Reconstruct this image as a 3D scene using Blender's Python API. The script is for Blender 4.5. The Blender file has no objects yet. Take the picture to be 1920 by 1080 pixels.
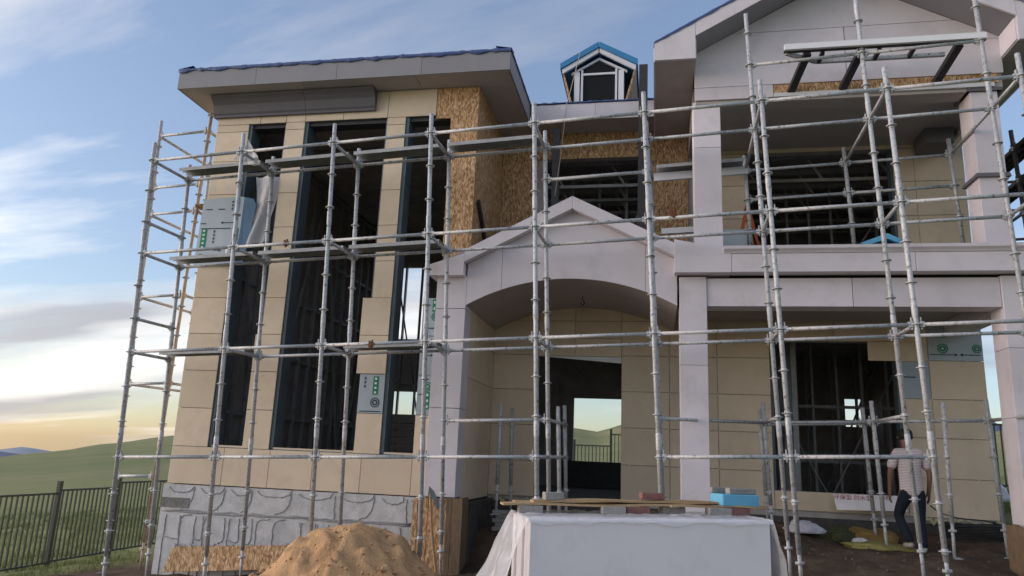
import bpy, bmesh, math, random
from mathutils import Vector, Matrix, noise
random.seed(7)
scn = bpy.context.scene
col = scn.collection
R_ = math.radians

# ------------------------------------------------------------------ camera
CAM = Vector((6.2, -9.2, 1.55)); FPX = 1377.0
YAW, PITCH, ROLL = R_(-11.24677), R_(12.87527), R_(2.43515)
def cam_axes():
    cy, sy, cp, sp = math.cos(YAW), math.sin(YAW), math.cos(PITCH), math.sin(PITCH)
    f = Vector((sy*cp, cy*cp, sp)); r = Vector((cy, -sy, 0)); u = r.cross(f)
    c, s = math.cos(ROLL), math.sin(ROLL)
    return c*r + s*u, -s*r + c*u, f
CR, CU, CF = cam_axes()
cd = bpy.data.cameras.new('camera'); cam = bpy.data.objects.new('camera', cd); col.objects.link(cam)
cd.sensor_width = 36; cd.lens = 36*FPX/1920; cd.clip_start = .05; cd.clip_end = 20000
m = Matrix((CR, CU, -CF)).transposed().to_4x4(); m.translation = CAM; cam.matrix_world = m
scn.camera = cam

# ------------------------------------------------------------------ world, sun, exposure
SKY_K, SKY_G, SKY_S = .18, .75, .85
SUN_AZ, SUN_EL = R_(-103), R_(7)           # azimuth from +Y towards +X
w = bpy.data.worlds.new('World'); scn.world = w; w.use_nodes = True
nt = w.node_tree; nt.nodes.clear()
def wn(t, **k):
    n = nt.nodes.new(t)
    for a, b in k.items(): setattr(n, a, b)
    return n
def math_node(tree, op, a, b=None, c=None, clamp=False):
    n = tree.nodes.new('ShaderNodeMath'); n.operation = op; n.use_clamp = clamp
    for i, v in enumerate((a, b, c)):
        if v is None: continue
        if isinstance(v, (int, float)): n.inputs[i].default_value = v
        else: tree.links.new(v, n.inputs[i])
    return n.outputs[0]
out = wn('ShaderNodeOutputWorld'); bg = wn('ShaderNodeBackground')
sky = wn('ShaderNodeTexSky', sky_type='NISHITA', sun_disc=False)
sky.sun_elevation = SUN_EL; sky.sun_rotation = SUN_AZ; sky.altitude = 1300
sky.air_density = 1.0; sky.dust_density = 2.6; sky.ozone_density = 2.0
tc = wn('ShaderNodeTexCoord'); sep = wn('ShaderNodeSeparateXYZ')
nt.links.new(tc.outputs['Generated'], sep.inputs[0])
zc = math_node(nt, 'ADD', math_node(nt, 'MAXIMUM', sep.outputs[2], 0.0), 0.16)
cx = math_node(nt, 'DIVIDE', sep.outputs[0], zc); cy_ = math_node(nt, 'DIVIDE', sep.outputs[1], zc)
cmb = wn('ShaderNodeCombineXYZ'); nt.links.new(cx, cmb.inputs[0]); nt.links.new(cy_, cmb.inputs[1])
mp = wn('ShaderNodeMapping'); nt.links.new(cmb.outputs[0], mp.inputs[0])
mp.inputs['Rotation'].default_value = (0, 0, R_(-38)); mp.inputs['Scale'].default_value = (.38, 1.0, 1); mp.inputs['Location'].default_value = (4.2, 9.3, 0)
n1 = wn('ShaderNodeTexNoise'); nt.links.new(mp.outputs[0], n1.inputs['Vector'])
n1.inputs['Scale'].default_value = .62; n1.inputs['Detail'].default_value = 9; n1.inputs['Roughness'].default_value = .58; n1.inputs['Distortion'].default_value = .5
r1 = wn('ShaderNodeValToRGB'); nt.links.new(n1.outputs[0], r1.inputs[0])
r1.color_ramp.elements[0].position = .465; r1.color_ramp.elements[1].position = .62
n2 = wn('ShaderNodeTexNoise'); nt.links.new(mp.outputs[0], n2.inputs['Vector'])
n2.inputs['Scale'].default_value = 1.05; n2.inputs['Detail'].default_value = 6; n2.inputs['Roughness'].default_value = .5
r2 = wn('ShaderNodeValToRGB'); nt.links.new(n2.outputs[0], r2.inputs[0])
r2.color_ramp.elements[0].position = .44; r2.color_ramp.elements[1].position = .64
# cloud light: bright towards the sun, greyer in the thick parts
sd = Vector((math.sin(SUN_AZ), math.cos(SUN_AZ), .09)).normalized()
dot = wn('ShaderNodeVectorMath', operation='DOT_PRODUCT'); nt.links.new(tc.outputs['Generated'], dot.inputs[0]); dot.inputs[1].default_value = sd
g = math_node(nt, 'POWER', math_node(nt, 'MAXIMUM', math_node(nt, 'MULTIPLY_ADD', dot.outputs['Value'], .5, .5), 0.0), 3.0)
cl_l = wn('ShaderNodeMix', data_type='RGBA'); nt.links.new(g, cl_l.inputs[0])
CLOUD_FAR, CLOUD_NEAR = (3.0, 3.0, 3.1, 1), (6.8, 6.2, 5.2, 1)
cl_l.inputs[6].default_value = CLOUD_FAR; cl_l.inputs[7].default_value = CLOUD_NEAR
cl_d = wn('ShaderNodeMix', data_type='RGBA', blend_type='MULTIPLY'); nt.links.new(r2.outputs[0], cl_d.inputs[0])
nt.links.new(cl_l.outputs[2], cl_d.inputs[6]); cl_d.inputs[7].default_value = (.36, .37, .43, 1)
mixc = wn('ShaderNodeMix', data_type='RGBA')
fac = math_node(nt, 'MULTIPLY', r1.outputs[0], .85)
nt.links.new(fac, mixc.inputs[0]); bw_ = wn('ShaderNodeRGBToBW'); nt.links.new(sky.outputs[0], bw_.inputs[0])
lum = math_node(nt, 'POWER', math_node(nt, 'MAXIMUM', bw_.outputs[0], .02), SKY_G-1)     # an even, hazy evening sky: brightness range narrowed, hue kept
vm = wn('ShaderNodeVectorMath', operation='SCALE'); nt.links.new(sky.outputs[0], vm.inputs[0]); nt.links.new(lum, vm.inputs['Scale'])
hs = wn('ShaderNodeHueSaturation'); nt.links.new(vm.outputs[0], hs.inputs['Color']); hs.inputs['Saturation'].default_value = SKY_S; hs.inputs['Hue'].default_value = .5
tint = wn('ShaderNodeMix', data_type='RGBA', blend_type='MULTIPLY'); tint.inputs[0].default_value = 1; nt.links.new(hs.outputs[0], tint.inputs[6]); tint.inputs[7].default_value = (1.06, .985, 1.01, 1)
nt.links.new(tint.outputs[2], mixc.inputs[6]); nt.links.new(cl_d.outputs[2], mixc.inputs[7])
nt.links.new(mixc.outputs[2], bg.inputs[0]); bg.inputs[1].default_value = SKY_K
nt.links.new(bg.outputs[0], out.inputs[0])

sl = bpy.data.lights.new('sun', 'SUN'); so = bpy.data.objects.new('sun', sl); col.objects.link(so)
sl.energy = 1.5; sl.angle = R_(50); sl.color = (1, .90, .87)
sv = Vector((math.sin(SUN_AZ)*math.cos(SUN_EL), math.cos(SUN_AZ)*math.cos(SUN_EL), math.sin(SUN_EL)))
so.rotation_euler = (-sv).to_track_quat('-Z', 'Y').to_euler(); so.location = sv*60
vs = scn.view_settings; vs.view_transform = 'Standard'; vs.look = 'None'; vs.gamma = 1; vs.use_curve_mapping = False
vs.exposure = .93
scn.cycles.max_bounces = 6; scn.cycles.diffuse_bounces = 3; scn.cycles.glossy_bounces = 2; scn.cycles.transparent_max_bounces = 8

# ------------------------------------------------------------------ pixel helpers (a pixel gives a direction; the plane gives the distance)
def ray(u, v): return CF + CR*((u-960)/FPX) - CU*((v-540)/FPX)
def on(ax, u, v, val):
    d = ray(u, v); return CAM + d*((val-CAM[ax])/d[ax])
def onY(u, v, y): return on(1, u, v, y)
# scaffold frame: the scaffold leans about 2 degrees against the house
SM = Matrix(((.998676, .031349, -.040776), (-.031575, .999489, -.0049), (.040602, .006181, .999156)))
SC0 = Vector((6.233074, -9.232887, -.01491))
def sc(x, y, z): return CAM + SM @ (Vector((x, y, z)) - SC0)
SMI = SM.inverted()
def isc(p): return SMI @ (Vector(p) - CAM) + SC0

# ------------------------------------------------------------------ materials
MATS = {}
def mat(name, base, rough=.7, metal=0, var=.12, scale=6, bump=.0, bscale=40, spec=.3, spots=None, stretch=(1, 1, 1), detail=5, trans=None):
    m = bpy.data.materials.new(name); m.use_nodes = True; t = m.node_tree; b = t.nodes['Principled BSDF']
    b.inputs['Roughness'].default_value = rough; b.inputs['Metallic'].default_value = metal; b.inputs['Specular IOR Level'].default_value = spec
    geo = t.nodes.new('ShaderNodeNewGeometry'); mp = t.nodes.new('ShaderNodeMapping'); t.links.new(geo.outputs['Position'], mp.inputs[0]); mp.inputs['Scale'].default_value = stretch
    n = t.nodes.new('ShaderNodeTexNoise'); t.links.new(mp.outputs[0], n.inputs['Vector']); n.inputs['Scale'].default_value = scale; n.inputs['Detail'].default_value = detail; n.inputs['Roughness'].default_value = .65
    r = t.nodes.new('ShaderNodeValToRGB'); t.links.new(n.outputs[0], r.inputs[0])
    r.color_ramp.elements[0].position = .3; r.color_ramp.elements[1].position = .72
    r.color_ramp.elements[0].color = [c*(1-var) for c in base]+[1]; r.color_ramp.elements[1].color = [min(1, c*(1+var)) for c in base]+[1]
    o = r.outputs[0]
    # a shade of its own for every piece
    oi = t.nodes.new('ShaderNodeObjectInfo'); hv = t.nodes.new('ShaderNodeHueSaturation')
    t.links.new(math_node(t, 'MULTIPLY_ADD', oi.outputs['Random'], .14, .93), hv.inputs['Value']); t.links.new(o, hv.inputs['Color']); o = hv.outputs[0]
    for c2, sc2, lo, hi in ([] if not spots else spots if isinstance(spots, list) else [spots]):
        n3 = t.nodes.new('ShaderNodeTexNoise'); t.links.new(mp.outputs[0], n3.inputs['Vector']); n3.inputs['Scale'].default_value = sc2; n3.inputs['Detail'].default_value = 6; n3.inputs['Roughness'].default_value = .7
        r3 = t.nodes.new('ShaderNodeValToRGB'); t.links.new(n3.outputs[0], r3.inputs[0]); r3.color_ramp.elements[0].position = lo; r3.color_ramp.elements[1].position = hi
        mx = t.nodes.new('ShaderNodeMix'); mx.data_type = 'RGBA'; t.links.new(r3.outputs[0], mx.inputs[0]); t.links.new(o, mx.inputs[6]); mx.inputs[7].default_value = (*c2, 1); o = mx.outputs[2]
    t.links.new(o, b.inputs['Base Color'])
    if bump:
        nb = t.nodes.new('ShaderNodeTexNoise'); t.links.new(geo.outputs['Position'], nb.inputs['Vector']); nb.inputs['Scale'].default_value = bscale; nb.inputs['Detail'].default_value = 6
        bp = t.nodes.new('ShaderNodeBump'); bp.inputs['Strength'].default_value = bump; bp.inputs['Distance'].default_value = .02; t.links.new(nb.outputs[0], bp.inputs['Height']); t.links.new(bp.outputs[0], b.inputs['Normal'])
    if trans:
        tr = t.nodes.new('ShaderNodeBsdfTransparent'); ms = t.nodes.new('ShaderNodeMixShader'); ms.inputs[0].default_value = 1-trans
        o2 = t.nodes['Material Output']; t.links.new(tr.outputs[0], ms.inputs[1]); t.links.new(b.outputs[0], ms.inputs[2]); t.links.new(ms.outputs[0], o2.inputs[0])
    MATS[name] = m; return m
mat('beige', (.70, .58, .44), .75, var=.05, scale=2.5, bump=.15, bscale=220, spec=.2, spots=((.55, .465, .35), 3, .5, .95), detail=8)
mat('lavender', (.70, .655, .70), .7, var=.05, scale=2, bump=.12, bscale=200, spec=.25, spots=((.50, .465, .475), 2.6, .52, .95), detail=8)
mat('fascia', (.27, .265, .29), .6, var=.06, scale=2, bump=.06, bscale=150, spots=((.20, .195, .215), 3, .6, .95))
mat('soffit', (.43, .385, .375), .75, var=.08, scale=3, bump=.06, bscale=120)
mat('moulding', (.14, .132, .15), .6, var=.06, scale=4)
mat('tarp', (.04, .075, .21), .4, var=.25, scale=9, bump=.6, bscale=22, spec=.5)
mat('blue_metal', (.03, .22, .46), .35, var=.08, scale=3, spec=.5)
mat('white_paint', (.74, .75, .78), .5, var=.04, scale=4, spots=((.5, .48, .46), 9, .66, .9))
mat('galv', (.50, .51, .525), .6, metal=.25, var=.2, scale=30, bump=.25, bscale=90, spec=.4, spots=[((.13, .12, .11), 19, .55, .66), ((.62, .61, .58), 33, .62, .70), ((.24, .15, .09), 7, .66, .80)], detail=8)
mat('galv_warm', (.46, .38, .30), .55, metal=.35, var=.2, scale=22, spots=((.22, .13, .07), 12, .52, .75))
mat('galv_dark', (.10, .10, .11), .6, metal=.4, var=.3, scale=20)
mat('walkboard', (.36, .37, .38), .6, metal=.3, var=.2, scale=14, spots=((.2, .18, .15), 7, .5, .8))
mat('rust', (.16, .07, .035), .8, var=.3, scale=30)
mat('steel_blue', (.11, .145, .17), .5, metal=.3, var=.12, scale=6)
mat('stud', (.40, .40, .41), .55, metal=.3, var=.2, scale=8)
mat('dark_channel', (.055, .052, .055), .5, metal=.3, var=.2, scale=6)
mat('inner_sheet', (.42, .385, .37), .85, var=.25, scale=3)
mat('slab', (.14, .135, .13), .9, var=.2, scale=4, bump=.3, bscale=30)
mat('plinth', (.56, .56, .57), .85, var=.14, scale=5, bump=.5, bscale=45, spots=((.36, .36, .36), 2.2, .5, .8))
mat('mortar', (.33, .33, .335), .9, var=.2, scale=20, bump=.5, bscale=60)
mat('foundation', (.075, .07, .066), .9, var=.3, scale=6, bump=.6, bscale=30, spots=((.19, .18, .165), 4, .62, .8))
mat('foam_yellow', (.50, .47, .30), .8, var=.15, scale=20, bump=.5, bscale=30)
mat('silver', (.40, .46, .51), .5, metal=.2, var=.06, scale=2.5, spec=.4)
mat('foam_slate', (.15, .25, .37), .6, var=.1, scale=6)
mat('damp', (.20, .20, .19), .95, var=.35, scale=14, bump=.5, bscale=30)
mat('mountain_far', (.30, .33, .39), .95, var=.1, scale=.004, spec=.0)  # haze of the distance put into the pale blue base colour
mat('foam_blue', (.12, .37, .54), .7, var=.07, scale=5, bump=.1, bscale=150)
mat('print_green', (.02, .23, .13), .7, var=.1, scale=30)
mat('print_dark', (.04, .07, .09), .7, var=.1, scale=30)
mat('print_white', (.7, .75, .72), .7, var=.05, scale=30)
mat('print_red', (.42, .03, .06), .7, var=.15, scale=60)
mat('white_sheet', (.86, .82, .83), .5, var=.025, scale=1.5, spots=((.70, .65, .63), 2.3, .52, .9), spec=.3)
mat('film', (.78, .78, .82), .28, var=.06, scale=5, bump=.9, bscale=9, spec=.6, trans=.5)
mat('plank', (.42, .29, .165), .8, var=.22, scale=9, stretch=(1, 5, 9), bump=.3, bscale=60)
mat('timber', (.20, .14, .09), .8, var=.3, scale=6, stretch=(6, 6, 1), bump=.3, bscale=50)
mat('brick_grey', (.28, .265, .25), .9, var=.15, scale=25, bump=.4, bscale=80)
mat('brick_red', (.23, .115, .10), .9, var=.2, scale=25, bump=.4, bscale=80)
mat('sand', (.47, .295, .16), .95, var=.22, scale=3.5, bump=.9, bscale=34, spec=.1, spots=((.34, .205, .115), 2.2, .5, .78), detail=9)
mat('fence_paint', (.045, .052, .046), .45, var=.2, scale=10, spec=.4)
mat('skin', (.20, .11, .08), .6, var=.1, scale=20)
mat('hair', (.012, .010, .009), .6, var=.3, scale=60)
mat('jeans', (.012, .017, .03), .85, var=.2, scale=22, bump=.5, bscale=14)
mat('shoe', (.38, .36, .31), .8, var=.15, scale=30)
mat('sack_yellow', (.27, .245, .085), .75, var=.25, scale=8, bump=.7, bscale=22)
mat('sack_brown', (.26, .165, .055), .8, var=.3, scale=10, bump=.8, bscale=22)
mat('sack_white', (.55, .53, .57), .6, var=.12, scale=9, bump=.8, bscale=20)
mat('net_green', (.07, .075, .035), .9, var=.4, scale=25, bump=.8, bscale=50)
mat('rubber', (.035, .035, .036), .7, var=.3, scale=14)
mat('orange_paint', (.42, .10, .04), .6, var=.2, scale=15)
mat('rope', (.50, .42, .32), .8, var=.1, scale=30)
mat('pebble', (.13, .11, .09), .9, var=.3, scale=12)
mat('blade', (.19, .225, .09), .8, var=.35, scale=.8)
mat('mountain', (.17, .19, .235), .95, var=.15, scale=.004, spec=.0)  # rock colour turned grey-blue in place of hazy air
# glass for the dormer
mg = mat('pane', (.012, .013, .015), .25, var=.02, scale=1, spec=.12)
# striped shirt
ms_ = mat('shirt', (.70, .66, .67), .85, var=.05, scale=8, bump=.4, bscale=12)
t = ms_.node_tree; b = t.nodes['Principled BSDF']; src = b.inputs['Base Color'].links[0].from_socket
geo = t.nodes.new('ShaderNodeNewGeometry'); sx = t.nodes.new('ShaderNodeSeparateXYZ'); t.links.new(geo.outputs['Position'], sx.inputs[0])
st = math_node(t, 'GREATER_THAN', math_node(t, 'SINE', math_node(t, 'MULTIPLY', sx.outputs[2], 300)), .25)
mx = t.nodes.new('ShaderNodeMix'); mx.data_type = 'RGBA'; t.links.new(st, mx.inputs[0]); t.links.new(src, mx.inputs[6]); mx.inputs[7].default_value = (.38, .25, .27, 1); t.links.new(mx.outputs[2], b.inputs['Base Color'])
# oriented strand board: flakes
def osb(name, k=1.0):
    m = bpy.data.materials.new(name); m.use_nodes = True; t = m.node_tree; b = t.nodes['Principled BSDF']; b.inputs['Roughness'].default_value = .75; b.inputs['Specular IOR Level'].default_value = .2
    geo = t.nodes.new('ShaderNodeNewGeometry'); s = t.nodes.new('ShaderNodeSeparateXYZ'); t.links.new(geo.outputs['Position'], s.inputs[0])
    u = math_node(t, 'ADD', s.outputs[0], s.outputs[1]); c = t.nodes.new('ShaderNodeCombineXYZ'); t.links.new(u, c.inputs[0]); t.links.new(s.outputs[2], c.inputs[1])
    nw = t.nodes.new('ShaderNodeTexNoise'); t.links.new(c.outputs[0], nw.inputs['Vector']); nw.inputs['Scale'].default_value = 3
    outs = []
    for ang, seed in ((-24, 0), (20, 5.3), (3, 9.1)):
        mp = t.nodes.new('ShaderNodeMapping'); t.links.new(c.outputs[0], mp.inputs[0]); mp.inputs['Rotation'].default_value = (0, 0, R_(ang)); mp.inputs['Scale'].default_value = (64, 19, 1); mp.inputs['Location'].default_value = (seed, seed*2, 0)
        va = t.nodes.new('ShaderNodeVectorMath'); va.operation = 'MULTIPLY_ADD'; t.links.new(nw.outputs['Color'], va.inputs[0]); va.inputs[1].default_value = (9, 2.2, 0); t.links.new(mp.outputs[0], va.inputs[2])
        v = t.nodes.new('ShaderNodeTexVoronoi'); v.inputs['Scale'].default_value = 1; t.links.new(va.outputs[0], v.inputs['Vector'])
        sp = t.nodes.new('ShaderNodeSeparateColor'); t.links.new(v.outputs['Color'], sp.inputs[0]); outs.append(sp.outputs[0])
    a = math_node(t, 'MULTIPLY_ADD', outs[0], .5, math_node(t, 'MULTIPLY_ADD', outs[1], .32, math_node(t, 'MULTIPLY', outs[2], .18)))
    r = t.nodes.new('ShaderNodeValToRGB'); t.links.new(a, r.inputs[0]); e = r.color_ramp.elements
    e[0].position = .18; e[0].color = (.23*k, .125*k, .06*k, 1); e[1].position = .82; e[1].color = (.74*k, .53*k, .32*k, 1); e2 = e.new(.5); e2.color = (.47*k, .28*k, .145*k, 1)
    t.links.new(r.outputs[0], b.inputs['Base Color'])
    bp = t.nodes.new('ShaderNodeBump'); bp.inputs['Strength'].default_value = .25; bp.inputs['Distance'].default_value = .01; t.links.new(a, bp.inputs['Height']); t.links.new(bp.outputs[0], b.inputs['Normal'])
    MATS[name] = m
osb('osb')
# ground: soil round the house, grass beyond
def ground_mat():
    m = bpy.data.materials.new('earth'); m.use_nodes = True; t = m.node_tree; b = t.nodes['Principled BSDF']; b.inputs['Roughness'].default_value = .95; b.inputs['Specular IOR Level'].default_value = .1
    geo = t.nodes.new('ShaderNodeNewGeometry'); P = geo.outputs['Position']
    def noi(s, d=6, r=.6):
        n = t.nodes.new('ShaderNodeTexNoise'); t.links.new(P, n.inputs['Vector']); n.inputs['Scale'].default_value = s; n.inputs['Detail'].default_value = d; n.inputs['Roughness'].default_value = r; return n.outputs[0]
    def ramp(f, stops):
        r = t.nodes.new('ShaderNodeValToRGB'); t.links.new(f, r.inputs[0]); e = r.color_ramp.elements
        e[0].position, e[0].color = stops[0][0], (*stops[0][1], 1); e[1].position, e[1].color = stops[-1][0], (*stops[-1][1], 1)
        for p, c in stops[1:-1]: x = e.new(p); x.color = (*c, 1)
        return r.outputs[0]
    def mix(f, a, c):
        x = t.nodes.new('ShaderNodeMix'); x.data_type = 'RGBA'; t.links.new(f, x.inputs[0]); t.links.new(a, x.inputs[6]); t.links.new(c, x.inputs[7]); return x.outputs[2]
    soil = ramp(noi(2.5, 9, .7), [(.3, (.055, .038, .028)), (.5, (.105, .075, .055)), (.72, (.17, .125, .09))])
    near = ramp(noi(1.1, 9, .75), [(.3, (.12, .155, .06)), (.5, (.20, .225, .10)), (.72, (.30, .27, .15))])
    far = ramp(noi(.02, 10, .66), [(.32, (.14, .17, .075)), (.5, (.195, .205, .10)), (.68, (.28, .245, .14))])
    s = t.nodes.new('ShaderNodeSeparateXYZ'); t.links.new(P, s.inputs[0])
    d = t.nodes.new('ShaderNodeVectorMath'); d.operation = 'DISTANCE'; t.links.new(P, d.inputs[0]); d.inputs[1].default_value = (6, -2, 0)
    def lin(v, a, bb):
        mr = t.nodes.new('ShaderNodeMapRange'); t.links.new(v, mr.inputs[0]); mr.inputs[1].default_value = a; mr.inputs[2].default_value = bb; return mr.outputs[0]
    grass = mix(lin(d.outputs['Value'], 22, 60), near, far)
    wob = math_node(t, 'MULTIPLY_ADD', noi(.9, 5), 2.4, -1.2)
    gx = lin(math_node(t, 'ADD', s.outputs[0], wob), -3.4, -4.4); gx2 = lin(math_node(t, 'ADD', s.outputs[0], wob), 11.6, 12.4)
    gy = lin(math_node(t, 'ADD', s.outputs[1], wob), 10.5, 11.5); gy2 = lin(math_node(t, 'ADD', s.outputs[1], wob), -14, -18)
    f = math_node(t, 'MAXIMUM', math_node(t, 'MAXIMUM', gx, gx2), math_node(t, 'MAXIMUM', gy, gy2))
    c = mix(f, soil, grass)
    t.links.new(c, b.inputs['Base Color'])
    bp = t.nodes.new('ShaderNodeBump'); bp.inputs['Strength'].default_value = .8; bp.inputs['Distance'].default_value = .06; t.links.new(noi(9, 9, .7), bp.inputs['Height']); t.links.new(bp.outputs[0], b.inputs['Normal'])
    MATS['earth'] = m
ground_mat()

# ------------------------------------------------------------------ object helpers
ORG = {}      # world position of each object's origin (root rotation only for the scaffold)
def tag(o, label=None, cat=None, group=None, kind=None):
    for k, v in (('label', label), ('category', cat), ('group', group), ('kind', kind)):
        if v: o[k] = v
    return o
def thing(name, loc, label, cat, group=None):
    o = bpy.data.objects.new(name, None); o.empty_display_size = .3; col.objects.link(o); o.location = loc; ORG[o.name] = Vector(loc)
    return tag(o, label, cat, group)
class MB:
    def __init__(s): s.v = []; s.f = []; s.sm = []
    def add(s, vs, fs, smooth=False):
        k = len(s.v); s.v += [Vector(p) for p in vs]; s.f += [tuple(i+k for i in f) for f in fs]; s.sm += [smooth]*len(fs); return s
    def box(s, x0, x1, y0, y1, z0, z1):
        return s.add([(x, y, z) for z in (z0, z1) for y in (y0, y1) for x in (x0, x1)], [(0, 2, 3, 1), (4, 5, 7, 6), (0, 1, 5, 4), (2, 6, 7, 3), (0, 4, 6, 2), (1, 3, 7, 5)])
    def prism(s, poly, d):        # polygon of 3D points (ordered), extruded by vector d
        n = len(poly); P = [Vector(p) for p in poly]; d = Vector(d)
        return s.add(P+[p+d for p in P], [tuple(range(n))[::-1], tuple(range(n, 2*n))]+[(i, (i+1) % n, n+(i+1) % n, n+i) for i in range(n)])
    def bar(s, a, b_, wd, ht, up=(0, 0, 1)):      # rectangular bar from a to b
        a, b_ = Vector(a), Vector(b_); d = (b_-a).normalized(); up = Vector(up); x = d.cross(up)
        if x.length < 1e-3: x = d.cross(Vector((0, 1, 0)))
        x.normalize(); y = x.cross(d); vs = []
        for p in (a, b_):
            for i, j in ((-1, -1), (1, -1), (1, 1), (-1, 1)): vs.append(p+x*(i*wd/2)+y*(j*ht/2))
        return s.add(vs, [(3, 2, 1, 0), (4, 5, 6, 7)]+[(i, (i+1) % 4, 4+(i+1) % 4, 4+i) for i in range(4)])
    def tube(s, pts, rs, n=8, cap=True):
        P = [Vector(p) for p in pts]; rs = rs if isinstance(rs, (list, tuple)) else [rs]*len(P); rings = []
        t0 = (P[1]-P[0]).normalized(); x = t0.orthogonal().normalized()
        for i, p in enumerate(P):
            tt = (P[min(i+1, len(P)-1)]-P[max(i-1, 0)]).normalized(); x = (x-tt*x.dot(tt)).normalized(); y = tt.cross(x)
            rings.append([p+(x*math.cos(2*math.pi*k/n)+y*math.sin(2*math.pi*k/n))*rs[i] for k in range(n)])
        vs = [q for r in rings for q in r]; fs = [(i*n+k, i*n+(k+1) % n, (i+1)*n+(k+1) % n, (i+1)*n+k) for i in range(len(P)-1) for k in range(n)]
        s.add(vs, fs, True)
        if cap:
            k = len(s.v)-len(vs); s.f += [tuple(range(k, k+n))[::-1], tuple(range(k+len(vs)-n, k+len(vs)))]; s.sm += [False]*2
        return s
    def mesh(s, name, off=Vector()):
        me = bpy.data.meshes.new(name); me.from_pydata([v-off for v in s.v], [], s.f); me.polygons.foreach_set('use_smooth', s.sm); me.update()
        bm = bmesh.new(); bm.from_mesh(me); bmesh.ops.recalc_face_normals(bm, faces=bm.faces); bm.to_mesh(me); bm.free()
        return me
    def build(s, name, material, parent=None, label=None, cat=None, group=None, kind=None, base=True):
        lo = Vector([min(v[i] for v in s.v) for i in range(3)]); hi = Vector([max(v[i] for v in s.v) for i in range(3)])
        off = Vector(((lo.x+hi.x)/2, (lo.y+hi.y)/2, lo.z))
        me = s.mesh(name, off); me.materials.append(MATS[material])
        o = bpy.data.objects.new(name, me); col.objects.link(o); ORG[o.name] = off
        if parent: o.parent = parent; o.location = off-ORG[parent.name]
        else: o.location = off
        return tag(o, label, cat, group, kind)
def bevel(o, wd=.01, seg=2):
    md = o.modifiers.new('bevel', 'BEVEL'); md.width = wd; md.segments = seg; md.limit_method = 'ANGLE'; return o
def rnd(a, b_): return random.uniform(a, b_)

# ------------------------------------------------------------------ ground sheet
CP = [(6, -9, 0), (0, -9, -.3), (12, -9, .2), (-6, -6, -.8), (-2, 1, -.52), (-1.3, 1.5, -.42), (1, .5, -.38), (3.3, 0, -.18), (3.4, 1.6, -.1), (4, 2.6, .5), (4.6, 1, .02), (5.5, 2.8, .6), (7, 0, .15), (9, 0, .2),
      (9.3, 2.4, .48), (8, 3.3, .72), (10.5, 3.3, .7), (7, 2.5, .5), (11, 0, .2), (11, 1.4, .35), (13, 6, 1.0), (13, 9, 1.25), (16, 12, 1.6), (5, 16, .8), (0, 16, .4), (-6, 6, -1.1), (-6, 2, -1.15), (-6, 12, -.9), (-10, 4, -1.7),
      (-3.5, 3, -.75), (20, 0, .8), (5, -2, .03), (7, -2, .08), (9.7, 2.2, .5), (1.5, 3, -.3), (-20, -5, -2.6), (-20, 12, -2.6), (25, 18, 2.2), (6, -18, -.2), (6, 24, 1.2)]
RIDGE = [(-900, 905), (-400, 890), (-200, 872), (0, 859), (60, 851), (110, 846), (200, 832), (330, 816), (600, 806), (900, 800), (1040, 798), (1075, 802), (1120, 809), (1165, 796), (1300, 790), (1500, 800), (1860, 812), (1920, 800), (2300, 790), (2900, 800)]
def px_az(u):        # azimuth of an image column near the horizon
    d = ray(u, 540+FPX*((u-960)/FPX*CR.z+CF.z)/CU.z); return math.atan2(d.x, d.y)
def px_el(u, v):
    d = ray(u, v); return math.atan2(d.z, math.hypot(d.x, d.y))
RAZ = [(px_az(u), px_el(u, v)) for u, v in RIDGE]
def ridge_el(az):
    if az <= RAZ[0][0]: return RAZ[0][1]
    for (a0, e0), (a1, e1) in zip(RAZ, RAZ[1:]):
        if az <= a1:
            f = (az-a0)/(a1-a0); f = f*f*(3-2*f)*.5+f*.5; return e0+(e1-e0)*f
    return RAZ[-1][1]
def sstep(a, b_, x):
    x = max(0, min(1, (x-a)/(b_-a))); return x*x*(3-2*x)
def near_z(x, y):
    sw = sz = 0
    for a, b_, z in CP:
        wgt = 1/(((x-a)**2+(y-b_)**2)**1.6+.05); sw += wgt; sz += wgt*z
    return sz/sw
RR = 420.0
def gz(x, y, fine=True):
    dx, dy = x-CAM.x, y-CAM.y; r = math.hypot(dx, dy); az = math.atan2(dx, dy)
    z = near_z(x, y) if r < 40 else 0
    if r > 22:
        zr = CAM.z+RR*math.tan(ridge_el(az))
        f = (min(r, RR)-22)/(RR-22); edge = near_z(CAM.x+dx/r*24, CAM.y+dy/r*24)
        zf = edge+(zr-edge)*(f**1.25)+(2.0*noise.noise((x*.012, y*.012, 3))*math.sin(min(1, f)*math.pi))
        if r > RR: zf = zr-(r-RR)*.06-10*sstep(RR, RR*3, r)
        z = z+(zf-z)*sstep(22, 38, r)
    if fine and r < 40: z += .045*noise.noise((x*1.7, y*1.7, 0))+.022*noise.noise((x*5.3, y*5.3, 4))+.012*noise.noise((x*13, y*13, 9))
    return z
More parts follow.
